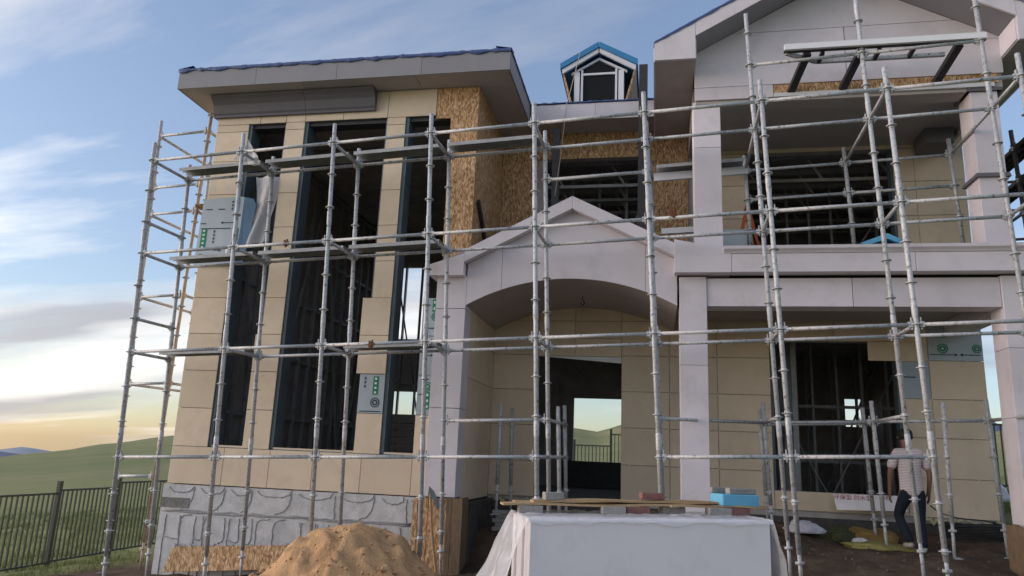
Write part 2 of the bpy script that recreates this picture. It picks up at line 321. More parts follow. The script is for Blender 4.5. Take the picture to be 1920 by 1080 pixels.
def build_ground():
    rings = [0.01]; r = .5
    while r < 18: rings.append(r); r += .11 if 6.5 < r < 15 else .22
    while r < 6000: rings.append(r); r *= 1.045
    N = 420; vs = []; fs = []
    for r in rings:
        for k in range(N):
            a = 2*math.pi*k/N; x, y = CAM.x+r*math.sin(a), CAM.y+r*math.cos(a)
            vs.append((x, y, gz(x, y)))
    for i in range(len(rings)-1):
        for k in range(N): fs.append((i*N+k, i*N+(k+1) % N, (i+1)*N+(k+1) % N, (i+1)*N+k))
    me = bpy.data.meshes.new('ground'); me.from_pydata(vs, [], fs); me.polygons.foreach_set('use_smooth', [True]*len(fs)); me.materials.append(MATS['earth']); me.update()
    o = bpy.data.objects.new('ground', me); col.objects.link(o); tag(o, 'dark trodden soil round the house running into open green hillside', None, None, 'structure')
build_ground()
def mountain(pts, dist, depth, label, material='mountain'):
    mb = MB(); cols = []
    n = len(pts)
    for u, v in pts:
        a = px_az(u); e = px_el(u, v); h = CAM.z+dist*math.tan(e); c = (math.sin(a), math.cos(a)); row = []
        for k in range(9):
            q = k/8; d = dist+depth*(q-.5)*2; s = 1-abs(q-.5)*2
            row.append((CAM.x+c[0]*d, CAM.y+c[1]*d, -250+(h+250)*s**.8+dist*.004*noise.noise((u*.05, k*.9, 1))*(1-s)))
        cols.append(row)
    vs = [p for r in cols for p in r]; fs = [(i*9+k, i*9+k+1, (i+1)*9+k+1, (i+1)*9+k) for i in range(n-1) for k in range(8)]
    mb.add(vs, fs, True); mb.build('mountain', material, label=label, kind='structure')
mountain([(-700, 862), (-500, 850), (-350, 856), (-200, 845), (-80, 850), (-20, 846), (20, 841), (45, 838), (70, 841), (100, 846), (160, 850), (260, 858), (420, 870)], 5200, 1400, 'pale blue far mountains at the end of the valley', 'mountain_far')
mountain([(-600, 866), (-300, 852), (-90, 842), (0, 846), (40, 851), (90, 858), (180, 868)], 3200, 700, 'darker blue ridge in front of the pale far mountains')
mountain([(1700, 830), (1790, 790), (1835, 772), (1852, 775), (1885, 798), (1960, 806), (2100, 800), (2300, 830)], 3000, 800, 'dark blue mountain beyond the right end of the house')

# ------------------------------------------------------------------ house
YL, YF, YB, YK = 1.55, 1.40, 3.60, 9.5
ZP, SOF = .914, 7.485
house = thing('house', (4.8, 5.5, .4), 'unfinished two storey house with beige cladding, porch arch and open dark windows', 'house')
def part(name, material, mb, parent=None, label=None, kind=None): return mb.build(name, material, parent or house, label, kind=kind)
G = .004      # half joint
PT = .022     # panel thickness
def panel_y(parent, x0, x1, z0, z1, yf, material='beige', proud=0, name='cladding_panel'):
    yf -= proud
    return bevel(MB().box(x0+G, x1-G, yf, yf+PT+proud*.6, z0+G, z1-G).build(name, material, parent), .003, 1)
def cut(xs, zs, holes, fn):
    for x0, x1 in zip(xs, xs[1:]):
        for z0, z1 in zip(zs, zs[1:]):
            cx, cz = (x0+x1)/2, (z0+z1)/2
            if any(a < cx < b_ and c < cz < d for a, b_, c, d in holes): continue
            fn(x0, x1, z0, z1)

# ---- left wing front wall
XL, XR = -1.335, 3.374
W1, W2, W3 = (-.725, -.03), (.325, 1.81), (2.138, 2.91)
ZS, ZH = 1.508, 6.99
lw = part('wing_wall', 'steel_blue', MB().box(XL+.03, W1[0]-.012, YL+.03, YL+.24, ZP, SOF).box(W1[1]+.012, W2[0]-.012, YL+.03, YL+.24, ZP, SOF).box(W2[1]+.012, W3[0]-.012, YL+.03, YL+.24, ZP, SOF)
    .box(W1[0]-.012, W1[1]+.012, YL+.03, YL+.24, ZP, ZS-.01).box(W2[0]-.012, W2[1]+.012, YL+.03, YL+.24, ZP, ZS-.01).box(W3[0]-.012, XR-.03, YL+.03, YL+.24, ZP, ZS-.01)
    .box(W1[0]-.012, W1[1]+.012, YL+.03, YL+.24, ZH+.01, SOF).box(W2[0]-.012, W2[1]+.012, YL+.03, YL+.24, ZH+.01, SOF).box(W3[0]-.012, XR-.03, YL+.03, YL+.24, ZH+.01, SOF).box(2.70, XR-.03, YL+.03, YL+.24, ZS-.01, 3.9).box(2.925, XR-.03, YL+.03, YL+.24, 3.9, ZH+.01))
zj = [1.49+.6025*k for k in range(9)]+[6.86]
for i, (z0, z1) in enumerate(zip(zj, zj[1:])):
    panel_y(lw, XL, W1[0], z0, z1, YL)                                          # left pier
    panel_y(lw, W1[1]-(.10 if z0 < 3.2 else 0), W2[0], z0, z1, YL)              # second pier
    x0 = 1.66 if 2.6 < z0 < 3.5 else (1.72 if z0 < 2.6 else W2[1])
    panel_y(lw, x0, W3[0], z0, z1, YL, 'silver' if i == 1 else 'beige', .012 if 2.6 < z0 < 3.5 else 0)
    if i < 4: panel_y(lw, 2.66, 2.955, z0, z1, YL, 'beige' if i == 0 else 'silver')
for x0, x1 in zip([XL, -.42, .36, 1.08, 1.86, 2.66], [-.42, .36, 1.08, 1.86, 2.66, 2.955]): panel_y(lw, x0, x1, ZP, 1.49, YL)
for x0, x1 in ((XL, W1[0]), (W1[1], W2[0]), (W2[1], W3[0])): panel_y(lw, x0, x1, 6.86, ZH+.005, YL)
for x0, x1 in zip([XL, -.52, -.03, .325, 1.02, 1.81], [-.52, -.03, .325, 1.02, 1.81, 2.657]): panel_y(lw, x0, x1, ZH+.005, SOF-.003, YL)
o = MB().box(2.657+G, XR, YL+.006, YL+.028, 6.94, SOF-.003).build('board', 'osb', lw); MB().box(2.915, XR, YL+.006, YL+.028, 5.81, 6.938).build('board', 'osb', lw); MB().box(2.915, XR, YL+.006, YL+.028, 4.58, 5.806).build('board', 'osb', lw)
MB().prism([(2.957, YL+.006, 1.5), (XR, YL+.006, 1.5), (XR, YL+.006, 4.576), (2.95, YL+.006, 4.576), (2.957, YL+.006, 3.9)], (0, .02, 0)).build('board', 'osb', lw)
# blue grey jamb linings of the three tall openings
for a, b_ in (W1, W2, W3):
    f = MB().box(a, a+.055, YL+.026, YL+.30, ZS, ZH).build('window_frame', 'steel_blue', lw)
    MB().box(b_-.03 if b_ < 2.8 else 2.66, b_ if b_ < 2.8 else 2.69, YL+.04, YL+.28, ZS, ZH if b_ < 2.8 else 3.9).build('window_frame', 'steel_blue', lw)
    MB().box(a+.057, b_-.032, YL+.06, YL+.28, ZH-.06, ZH+.008).build('window_frame', 'dark_channel', lw)
    MB().box(a+.057, (b_ if b_ < 2.8 else 2.69)-.032, YL+.028, YL+.28, ZS-.008, ZS+.02).build('sill', 'beige', lw)
# left wing side walls: outer (left) and the one that faces the porch
wl = part('wing_side_wall', 'inner_sheet', MB().box(XL+.004, XL+.05, YL+.25, YK, ZP-.1, SOF))
panel_l = []
ysp = [YL+.02, 2.6, 3.8, 5.0, 6.2, 7.4, 8.6, YK]
for y0, y1 in zip(ysp, ysp[1:]):
    for z0, z1 in zip([ZP]+zj[:-1]+[6.86], zj+[SOF]):
        if z1-z0 > .1: bevel(MB().box(XL-.02, XL+.002, y0+G, y1-G, z0+G, z1-G).build('cladding_panel', 'beige', wl), .003, 1)
wr = part('wing_return_wall', 'inner_sheet', MB().box(XR-.09, XR-.03, YL+.25, YB+.1, ZP, SOF))
MB().box(XR-.022, XR+.0, YL+.03, 2.62, 4.55, SOF-.003).build('board', 'osb', wr); MB().box(XR-.022, XR+.0, 2.626, YB-.004, 4.55, SOF-.003).build('board', 'osb', wr)
MB().bar((XR+.03, 1.75, 5.55), (XR+.03, 2.75, 4.75), .05, .09).build('brace', 'dark_channel', wr)
zp = [.86, 1.483, 2.095, 2.705, 3.32, 3.93]
for z0, z1 in zip(zp, zp[1:]):
    for y0, y1 in ((1.78, 2.7), (2.7, YB-.002)): bevel(MB().box(XR-.02, XR+.003, y0+G, y1-G, z0+G, min(z1-G, 3.78)).build('cladding_panel', 'beige', wr), .003, 1)
# plinth with adhesive beads
pl = part('plinth', 'plinth', MB().box(XL-.07, 2.93, YL+.015, YL+.6, -.9, ZP-.012).box(XL-.07, XL+.4, YL+.6, YK, -1.2, ZP-.012))
mbb = MB()
def bead(pts, r=.010):
    q = [(p[0]+rnd(-.008, .008), YL+.013, p[1]+rnd(-.008, .008)) for p in pts]; mbb.tube(q, [r*rnd(.7, 1.2) for _ in q], 6)
def smooth(pts, n=6):
    o = []
    for i in range(len(pts)-1):
        p0, p1, p2, p3 = pts[max(i-1, 0)], pts[i], pts[i+1], pts[min(i+2, len(pts)-1)]
        for k in range(n):
            t = k/n; o.append(tuple(.5*(2*p1[j]+(-p0[j]+p2[j])*t+(2*p0[j]-5*p1[j]+4*p2[j]-p3[j])*t*t+(-p0[j]+3*p1[j]-3*p2[j]+p3[j])*t**3) for j in range(len(p1))))
    return o+[tuple(pts[-1])]
for zz in (.50, .515): bead([(XL-.05+k*.12, zz+rnd(-.012, .012)) for k in range(35)], .015)
x = XL
while x < 2.8:
    wd = rnd(.45, .7)
    bead(smooth([(x+.02, .86), (x+.12, .80), (x+wd*.5, .785), (x+wd*.75, .82), (x+wd-.1, .89)]))
    bead(smooth([(x+wd*.85, .86), (x+wd*.82, .70), (x+wd*.68, .58), (x+wd*.5, .54)])) if random.random() < .6 else bead(smooth([(x+wd*.9, .86), (x+wd*.9, .7), (x+wd*.92, .53)]))
    x += wd
x = XL+.02
while x < 2.85:
    k = random.random(); wd = rnd(.16, .3)
    if k < .4: bead(smooth([(x+.05, -.55), (x+.03, -.1), (x+.09, .05), (x+.2, .10), (x+.22, .25), (x+.20, .45)]))
    elif k < .75: bead(smooth([(x, -.55), (x+.02, 0), (x+.01, .30), (x+.05, .43), (x+wd*.8, .46)]))
    else: bead(smooth([(x+.03, -.55), (x+.02, -.1), (x+.03, .44)])); bead(smooth([(x+.03, .12), (x+wd, .10), (x+wd, .3), (x+wd, .44)]))
    x += wd
part('adhesive_bead', 'mortar', mbb, pl, kind='stuff')
mbp = MB()
mbp.box(XL-.07, XL+.42, YL+.006, YL+.02, .55, .70)
part('damp_patch', 'damp', mbp, pl, kind='stuff')
# crown moulding under the wing eave
prof = [(0, 7.12), (-.05, 7.12), (-.05, 7.16), (-.075, 7.19), (-.09, 7.25), (-.11, 7.33), (-.17, 7.40), (-.22, 7.44), (-.22, 7.478), (0, 7.478)]
part('crown_moulding', 'moulding', MB().prism([(XL-.06, YL-.004+p, z) for p, z in prof], (1.73, 0, 0))); part('crown_moulding', 'moulding', MB().prism([(XL+1.676, YL-.004+p, z) for p, z in prof], (1.26, 0, 0)))
# ---- wing roof: flat soffit, fascia, low hip above, blue membrane
EX0, EX1, EY0, EY1 = -1.885, 3.975, 1.075, 10.1
def fasc(parent, a, b_, z0, z1, th, material='fascia', seg=3, name='fascia'):
    a, b_ = Vector((*a, 0)), Vector((*b_, 0)); d = b_-a; nrm = Vector((d.y, -d.x, 0)).normalized()*th
    for k in range(seg):
        p, q = a+d*(k/seg)+d.normalized()*.003, a+d*((k+1)/seg)-d.normalized()*.003
        MB().prism([(p.x, p.y, z0), (q.x, q.y, z0), (q.x, q.y, z1), (p.x, p.y, z1)], -nrm).build(name, material, parent)
wroof = part('wing_roof', 'tarp', MB().add([(EX0+.03, EY0+.03, 7.86), (EX1-.03, EY0+.03, 7.84), (EX1-.03, EY1, 7.84), (EX0+.03, EY1, 7.86), (.2, 3.6, 8.15), (1.9, 3.6, 8.15), (1.9, 8, 8.15), (.2, 8, 8.15),
    (EX0+.03, EY0+.03, 7.6), (EX1-.03, EY0+.03, 7.6), (EX1-.03, EY1, 7.6), (EX0+.03, EY1, 7.6)], [(0, 1, 5, 4), (1, 2, 6, 5), (2, 3, 7, 6), (3, 0, 4, 7), (4, 5, 6, 7), (0, 8, 9, 1), (1, 9, 10, 2), (2, 10, 11, 3), (3, 11, 8, 0), (8, 11, 10, 9)]))
fasc(wroof, (EX0, EY0), (EX1, EY0), SOF, 7.835, .02, seg=4); fasc(wroof, (EX1, EY0+.021), (EX1, EY1), SOF, 7.835, .02, seg=3); fasc(wroof, (EX0, EY1), (EX0, EY0+.021), SOF, 7.835, .02, seg=4)
for x0, x1 in ((EX0+.022, .4), (.4, 2.4), (2.4, EX1-.022)): MB().box(x0+.004, x1-.004, EY0+.022, EY1, SOF+.004, SOF+.02).build('soffit_panel', 'soffit', wroof)
# wrinkled blue membrane turned down over the fascia
def membrane(a, b_, z, parent, drop=.05, seed=0):
    a, b_ = Vector((*a, z)), Vector((*b_, z)); d = b_-a; n = int(d.length/.05); nrm = Vector((d.y, -d.x, 0)).normalized(); mb = MB(); vs = []
    for k in range(n+1):
        p = a+d*(k/n); w0 = noise.noise((k*.23, seed, 0)); w1 = noise.noise((k*.55, seed, 5))
        for off, dz in ((-.25, .06), (0, .015+.02*w1), (.018+.008*w1, -.005), (.022+.014*w0, -drop*(.6+.5*w0+.25*w1)), (.012, -drop*(.75+.6*w0+.35*w1))): vs.append(p+nrm*off+Vector((0, 0, dz)))
    mb.add(vs, [(i*5+j, i*5+j+1, i*5+j+6, i*5+j+5) for i in range(n) for j in range(4)], True); return mb.build('membrane', 'tarp', parent)
membrane((EX0-.01, EY0), (EX1+.01, EY0), 7.85, wroof, .075); membrane((EX1, EY0), (EX1, 3.2), 7.85, wroof, .05, 4); membrane((EX0, 6), (EX0, EY0), 7.85, wroof, .05, 9)
# ---- centre: back wall, eave, dormer
bw = part('porch_back_wall', 'inner_sheet', MB().box(XR, 4.18, YB+.03, YB+.2, .7, 7.44).box(5.643, 8.09, YB+.03, YB+.2, .7, 4.3).box(4.18, 5.643, YB+.03, YB+.2, 3.30, 5.3).box(8.09, 10.08, YB+.03, YB+.2, 3.62, 4.3).box(8.09, 10.08, YB+.03, YB+.2, .7, 1.19).box(10.08, 11.3, YB+.03, YB+.2, .7, 4.3)
    .box(4.18, 5.965, YB+.03, YB+.2, 7.03, 7.44).box(5.965, 7.80, YB+.03, YB+.2, 4.3, 7.44).box(7.80, 10.23, YB+.03, YB+.2, 7.0, 7.44).box(10.23, 11.3, YB+.03, YB+.2, 4.3, 7.44))
for r in ((XR+.003, 4.07, 4.6, 7.01), (5.967, 6.80, 4.6, 5.98), (5.967, 6.80, 5.985, 7.01), (XR+.003, 5.0, 7.014, SOF+.03), (5.004, 6.80, 7.014, SOF+.03)): MB().box(r[0], r[1]-.003, YB, YB+.022, r[2], r[3]).build('board', 'osb', bw)
xs = [XR+.003, 4.18, 5.643, 6.45, 7.24, 8.09, 9.12, 10.08, 10.53, 11.34]
zs = [.895, 1.19, 1.483, 2.095, 2.705, 3.32, 3.62, 3.93, 4.2]
def lowpan(x0, x1, z0, z1):
    m_ = 'beige'
    if x0 > 10.5 and 3.3 < z0 < 3.7: m_ = 'silver'
    if 10 < x0 < 10.4 and 2.6 < z0 < 3.0: m_ = 'silver'
    panel_y(bw, x0, x1, z0, z1, YB, m_)
zl = [.895, 1.483, 2.095, 2.705, 3.32, 3.93, 4.2]
for x0, x1 in zip(xs, xs[1:]):
    if x0 == 4.18:
        for z0, z1 in ((3.30, 3.62), (3.62, 3.93), (3.93, 4.2)): panel_y(bw, x0, 4.83, z0, z1, YB); panel_y(bw, 4.83, x1, z0, z1, YB)
    elif x0 in (8.09, 9.12):
        for z0, z1 in ((.895, 1.19), (3.62, 3.93), (3.93, 4.2)): panel_y(bw, x0, x1, z0, z1, YB)
    else:
        for z0, z1 in zip(zl, zl[1:]): lowpan(x0, x1, z0, z1)
panel_y(bw, 9.62, 10.5, 3.30, 3.615, YB-.026)
# white spacer clips in the joints
mbc = MB()
for x in (3.75, 5.78, 5.98, 6.45, 7.24, 7.55, 10.53, 11.1):
    for z in (1.483, 2.095, 2.705, 3.32): mbc.box(x-.009, x+.009, YB-.004, YB+.01, z-.009, z+.009)
part('spacer_clip', 'white_paint', mbc, bw, kind='stuff')
# door head strip and threshold
MB().prism([(4.2, YB+.01, 3.298), (5.64, YB+.01, 3.298), (5.64, YB+.01, 3.19)], (0, .03, 0)).build('head_strip', 'white_paint', bw)
MB().box(4.15, 5.66, YB-.04, YB+.1, .80, .885).build('threshold', 'plank', bw)
# upper right balcony wall panels
zu = [4.45, 5.17, 5.775, 6.385, 6.99, 7.5]
for x0, x1 in zip([7.0, 7.80, 9.0, 10.23, 10.56, 11.34], [7.80, 9.0, 10.23, 10.56, 11.34]):
    for z0, z1 in zip(zu, zu[1:]):
        if 7.7 < x0 < 10.2 and z0 < 6.9: continue
        panel_y(bw, x0, x1, z0, z1, YB)
for x in (7.80, 10.19): MB().box(x, x+.04, YB+.02, YB+.22, 4.45, 6.99).build('window_frame', 'steel_blue', bw)
for x in (8.09, 10.04): MB().box(x, x+.04, YB+.023, YB+.22, 1.19, 3.62).build('window_frame', 'steel_blue', bw)
# centre roof
cr = part('centre_roof', 'tarp', MB().prism([(EX1+.02, 2.98, 7.80), (EX1+.02, 6.6, 9.3), (EX1+.02, 10.1, 7.9), (EX1+.02, 10.1, 7.7), (EX1+.02, 2.98, 7.6)], (4.6, 0, 0)))
fasc(cr, (EX1+.022, 2.955), (6.33, 2.955), SOF+.005, 7.80, .02, 'lavender', seg=2)
MB().box(EX1+.022, 6.35, 2.978, YB+.03, SOF+.03, SOF+.05).build('soffit_panel', 'soffit', cr)
membrane((EX1+.03, 2.953), (6.3, 2.953), 7.83, cr, .03, 2)
# dormer
dz = 3.62
dm = part('dormer', 'inner_sheet', MB().box(4.70, 4.74, dz+.12, 5.6, 8.15, 8.85).box(5.60, 5.64, dz+.12, 5.6, 8.15, 8.85).box(4.74, 5.60, 5.4, 5.5, 8.0, 8.9))
for sgn in (-1, 1):
    xe = 5.17+sgn*.735
    MB().prism([(5.17+sgn*.006, dz-.12, 9.36), (xe, dz-.12, 8.945), (xe, dz-.12, 8.83), (5.17+sgn*.006, dz-.12, 9.245)], (0, 2.2, 0)).build('roof_edge', 'blue_metal', dm)
    MB().prism([(5.17+sgn*.01, dz-.09, 9.24), (xe-sgn*.03, dz-.09, 8.835), (xe-sgn*.045, dz-.09, 8.745), (5.17+sgn*.01, dz-.09, 9.15)], (0, .05, 0)).build('rake_board', 'white_paint', dm)
    MB().prism([(5.17, dz+.02, 9.1), (5.17+sgn*.53, dz+.02, 8.80), (5.17+sgn*.53, dz+.02, 8.755), (5.17, dz+.02, 9.05)], (0, .05, 0)).build('rafter', 'white_paint', dm)
    MB().box(5.17+sgn*.42-.05, 5.17+sgn*.42+.05, dz+.0, dz+.1, 8.15, 8.80).build('jamb', 'white_paint', dm)
    MB().box(5.17+sgn*.325-.02, 5.17+sgn*.325+.02, dz+.01, dz+.07, 8.16, 8.85).build('jamb', 'white_paint', dm)
    MB().prism([(xe-sgn*.03, dz-.05, 8.80), (xe-sgn*.06, dz-.05, 8.80), (5.17+sgn*.50, dz-.05, 8.14), (5.17+sgn*.54, dz-.05, 8.14)], (0, 1.6, 0)).build('cheek_board', 'osb', dm)
MB().box(4.86, 5.48, dz+.012, dz+.06, 8.735, 8.775).build('transom', 'white_paint', dm)
MB().box(4.70, 5.64, dz-.02, dz+.1, 8.12, 8.16).build('sill', 'white_paint', dm)
MB().prism([(4.87, dz+.045, 8.16), (5.47, dz+.045, 8.16), (5.47, dz+.045, 8.83), (5.17, dz+.045, 9.04), (4.87, dz+.045, 8.83)], (0, .01, 0)).build('window_pane', 'pane', dm)
# ---- porch: pillar, arch wall, vault, gable
AX0, AX1, AZ0, AZ1 = 3.384, 6.525, 3.755, 4.165
PCX = (AX0+AX1)/2; ch = (AX1-AX0)/2; rise = AZ1-AZ0; AR = (ch*ch+rise*rise)/(2*rise); ACZ = AZ1-AR
def arc(n=28, r=None):
    r = r or AR; a0 = math.asin(ch/AR)
    return [(PCX+r*math.sin(-a0+2*a0*k/n), ACZ+r*math.cos(-a0+2*a0*k/n)) for k in range(n+1)]
porch = part('porch', 'inner_sheet', MB().box(3.5, 6.45, YF+.03, YB, 4.24, 4.3))
GP, GS = 5.10, .5      # gable soffit line at the wall: peak height and slope
def gtop(x): return 5.212-abs(x-4.99)*.505
def arch_panel(xa, xb):
    A = [(x, z) for x, z in arc(60) if xa <= x <= xb]
    zi = lambda x: ACZ+math.sqrt(AR*AR-(x-PCX)**2)
    A = [(xa, zi(xa))]+[p for p in A if xa+.01 < p[0] < xb-.01]+[(xb, zi(xb))]
    top = [(xb, gtop(xb))]+([(4.99, gtop(4.99))] if xa < 4.99 < xb else [])+[(xa, gtop(xa))]
    MB().prism([(x, YF, z) for x, z in A+top], (0, .025, 0)).build('arch_panel', 'lavender', porch)
for xa, xb in ((AX0+.002, 3.92), (3.926, 6.07), (6.076, AX1-.002)): arch_panel(xa, xb)
n = 30; A = arc(n)
for s0, s1 in ((0, 10), (10, 20), (20, 30)):
    for y0, y1 in ((YF+.027, 2.5), (2.5, YB-.003)):
        vs = [(x, y, z) for (x, z) in A[s0:s1+1] for y in (y0+.002, y1-.002)]+[(x, y, z+.03) for (x, z) in A[s0:s1+1] for y in (y0+.002, y1-.002)]
        k = s1-s0; N2 = 2*(k+1); fs = [(2*i, 2*i+1, 2*i+3, 2*i+2) for i in range(k)]+[(N2+2*i, N2+2*i+2, N2+2*i+3, N2+2*i+1) for i in range(k)]+[(2*i, 2*i+2, N2+2*i+2, N2+2*i) for i in range(k)]+[(2*i+1, N2+2*i+1, N2+2*i+3, 2*i+3) for i in range(k)]
        MB().add(vs, fs, False).build('vault_panel', 'soffit', porch)
mbh = MB().tube(smooth([(5.05, 2.55, 4.15), (5.05, 2.55, 4.08), (5.08, 2.55, 4.04), (5.05, 2.55, 4.0), (5.02, 2.55, 4.04)]), .008, 6); mbh.build('lamp_hook', 'dark_channel', porch)
for z0, z1 in ((.93, 2.2), (2.2, 3.7), (3.7, 4.22)): bevel(MB().box(2.915, 3.383, YF, 1.76, z0+.004, z1-.004).build('pillar_panel', 'lavender', porch), .004, 1)
part('eave_box', 'lavender', MB().prism([(2.815, 1.25, 4.19), (3.36, 1.25, 4.19), (3.36, 1.25, 4.53), (2.815, 1.25, 4.36)], (0, .55, 0)), porch)
# porch rake boards and their soffits, porch roof
PK = 5.41; RS = .505
for sgn, xe in ((-1, 2.80), (1, 6.50)):
    zt = PK-abs(xe-4.99)*RS; zt2 = zt
    xr = max(xe, 3.363); zr = PK-abs(xr-4.99)*RS
    MB().prism([(4.99+sgn*.002, 1.25, PK), (xr, 1.25, zr), (xr, 1.25, zr-.19), (4.99+sgn*.002, 1.25, PK-.195)], (0, .03, 0)).build('rake_board', 'lavender', porch)
    xs2 = max(xe, 3.365); zt2 = PK-abs(xs2-4.99)*RS
    MB().prism([(4.99+sgn*.004, 1.283, PK-.18), (xs2, 1.283, zt2-.17), (xs2, 1.283, zt2-.19), (4.99+sgn*.004, 1.283, PK-.20)], (0, .24, 0)).build('soffit_panel', 'lavender', porch)
    MB().prism([(4.99+sgn*.002, 1.284, PK+.004), (xe, 1.284, zt+.004), (xe, 1.284, zt-.05), (4.99+sgn*.002, 1.284, PK-.05)], (0, YB-1.284, 0)).build('roof_slope', 'fascia', porch)
# OSB shuttering round the pillar foot
for a in ((2.80, 2.87, 1.30, -.4, .90), (2.88, 3.02, 1.31, -.4, .915), (3.03, 3.30, 1.30, -.4, .92)): MB().box(a[0], a[1], a[2], a[2]+.03, a[3], a[4]).build('shutter_board', 'osb', porch)
for x in (3.305, 3.385, 3.46): MB().box(x, x+.075, 1.28, 1.34, -.45, .93).build('shutter_plank', 'timber', porch)
MB().box(3.44, 3.47, 1.345, 1.9, -.4, .92).build('shutter_board', 'timber', porch)
# ---- right block: columns, beam, balcony band
rb = part('balcony', 'slab', MB().box(6.60, 11.25, 1.46, YB+.02, 4.22, 4.40))
def column(x0, x1, y0, y1, z0, z1, zsplit, name='column'):
    c = MB().box(x0+.01, x1-.01, y0+.01, y1-.01, z0, z1).build(name, 'inner_sheet', house)
    for za, zb in zip([z0]+zsplit, zsplit+[z1]): bevel(MB().box(x0, x1, y0, y1, za+.003, zb-.003).build('column_panel', 'lavender', c), .004, 1)
    return c
column(6.557, 6.938, YF-.01, 1.80, .80, 4.18, [2.9]); column(10.755, 11.14, YF-.01, 1.80, .80, 4.18, [2.3, 3.2])
c1 = column(6.79, 7.188, 1.45, 1.86, 4.45, 6.95, [6.2]); c2 = column(10.645, 11.0, 1.45, 1.86, 4.45, 6.95, [5.62])
MB().prism([(10.60, 1.405, 5.60), (11.045, 1.405, 5.60), (11.03, 1.42, 5.66), (10.615, 1.42, 5.66)], (0, .5, 0)).build('collar_moulding', 'moulding', c2)
MB().box(10.60, 11.05, 1.41, 1.9, 6.90, 6.948).build('collar_moulding', 'moulding', c2)
for x0, x1 in ((6.94, 8.9), (8.9, 10.753)): bevel(part('beam_panel', 'lavender', MB().box(x0+.004, x1-.004, YF+.015, 1.75, 3.752, 4.16), rb), .004, 1)
part('ceiling_panel', 'soffit', MB().box(6.95, 11.3, 1.755, YB-.003, 3.95, 3.99), rb)
part('side_beam', 'lavender', MB().box(10.80, 11.14, 1.802, YB-.004, 3.75, 4.15), rb)
YBD = 1.22
part('band_panel', 'lavender', MB().prism([(6.486, YBD, 4.205), (7.27, YBD, 4.205), (7.27, YBD, 4.475), (7.20, YBD, 4.52), (6.95, YBD, 4.60), (6.486, YBD, 4.70)], (0, .55, 0)), rb)
for x0, x1 in ((7.276, 9.67), (9.676, 11.32)): bevel(part('band_panel', 'lavender', MB().box(x0, x1, YBD, 1.45, 4.205, 4.47), rb), .004, 1)
part('coping', 'lavender', MB().prism([(7.17, YBD-.055, 4.53), (7.17, YBD-.055, 4.575), (7.17, 1.44, 4.575), (7.17, 1.44, 4.475), (7.17, YBD-.004, 4.475), (7.17, YBD-.02, 4.50)], (4.17, 0, 0)), rb)
# ---- right gable
GX, GSL = 8.95, .545
zw = lambda x: 8.895-abs(x-GX)*GSL
gw = part('gable_wall', 'inner_sheet', MB().prism([(6.83, YF+.03, 6.95), (11.07, YF+.03, 6.95), (11.07, YF+.03, zw(11.07)), (GX, YF+.03, zw(GX)), (6.83, YF+.03, zw(6.83))], (0, .3, 0)))
def gpan(xa, xb, za, zb):
    lo = [(xa, za), (xb, za)]; up = []
    pts = [xb]+([GX] if xa < GX < xb else [])+[xa]
    for c in (xa, xb):
        pass
    crossing = [GX+s*(8.895-zb)/GSL for s in (-1, 1)]
    for x in sorted(set(pts+[c for c in crossing if xa < c < xb]), reverse=True): up.append((x, min(zb, zw(x))))
    P = lo+up; P = [p for i, p in enumerate(P) if i == 0 or (Vector(p)-Vector(P[i-1])).length > .02]
    MB().prism([(x, YF, z) for x, z in P], (0, .025, 0)).build('gable_panel', 'lavender', gw)
for xa, xb, za, zb in ((6.81, 7.96, 6.955, 7.155), (6.81, 9.0, 7.163, 8.04), (9.006, 11.09, 7.163, 7.7), (7.40, 9.19, 8.048, 8.9), (9.196, 10.50, 8.048, 8.9), (9.006, 11.09, 7.706, 8.04)): gpan(xa+.003, xb-.003, za, zb)
MB().box(7.966, 11.02, YF+.012, YF+.027, 7.02, 7.156).build('board', 'osb', gw)
MB().box(7.966, 10.95, YF-.012, YF+.028, 6.953, 7.012).build('gable_panel', 'white_paint', gw)
part('ceiling_panel', 'soffit', MB().box(7.2, 11.2, 1.735, YB-.002, 7.06, 7.09)); part('ceiling_panel', 'soffit', MB().box(6.83, 11.05, YF+.03, 1.73, 6.90, 6.945))
MB().box(10.55, 10.98, 2.95, 3.5, 6.80, 7.06).build('duct_box', 'moulding', gw)
gr = part('gable_roof', 'tarp', MB().prism([(6.20, .93, 7.70), (GX, .93, 9.19), (11.70, .93, 7.70), (11.70, .93, 7.62), (GX, .93, 8.95), (6.20, .93, 7.60)], (0, 9.3, 0)))
YG = .88
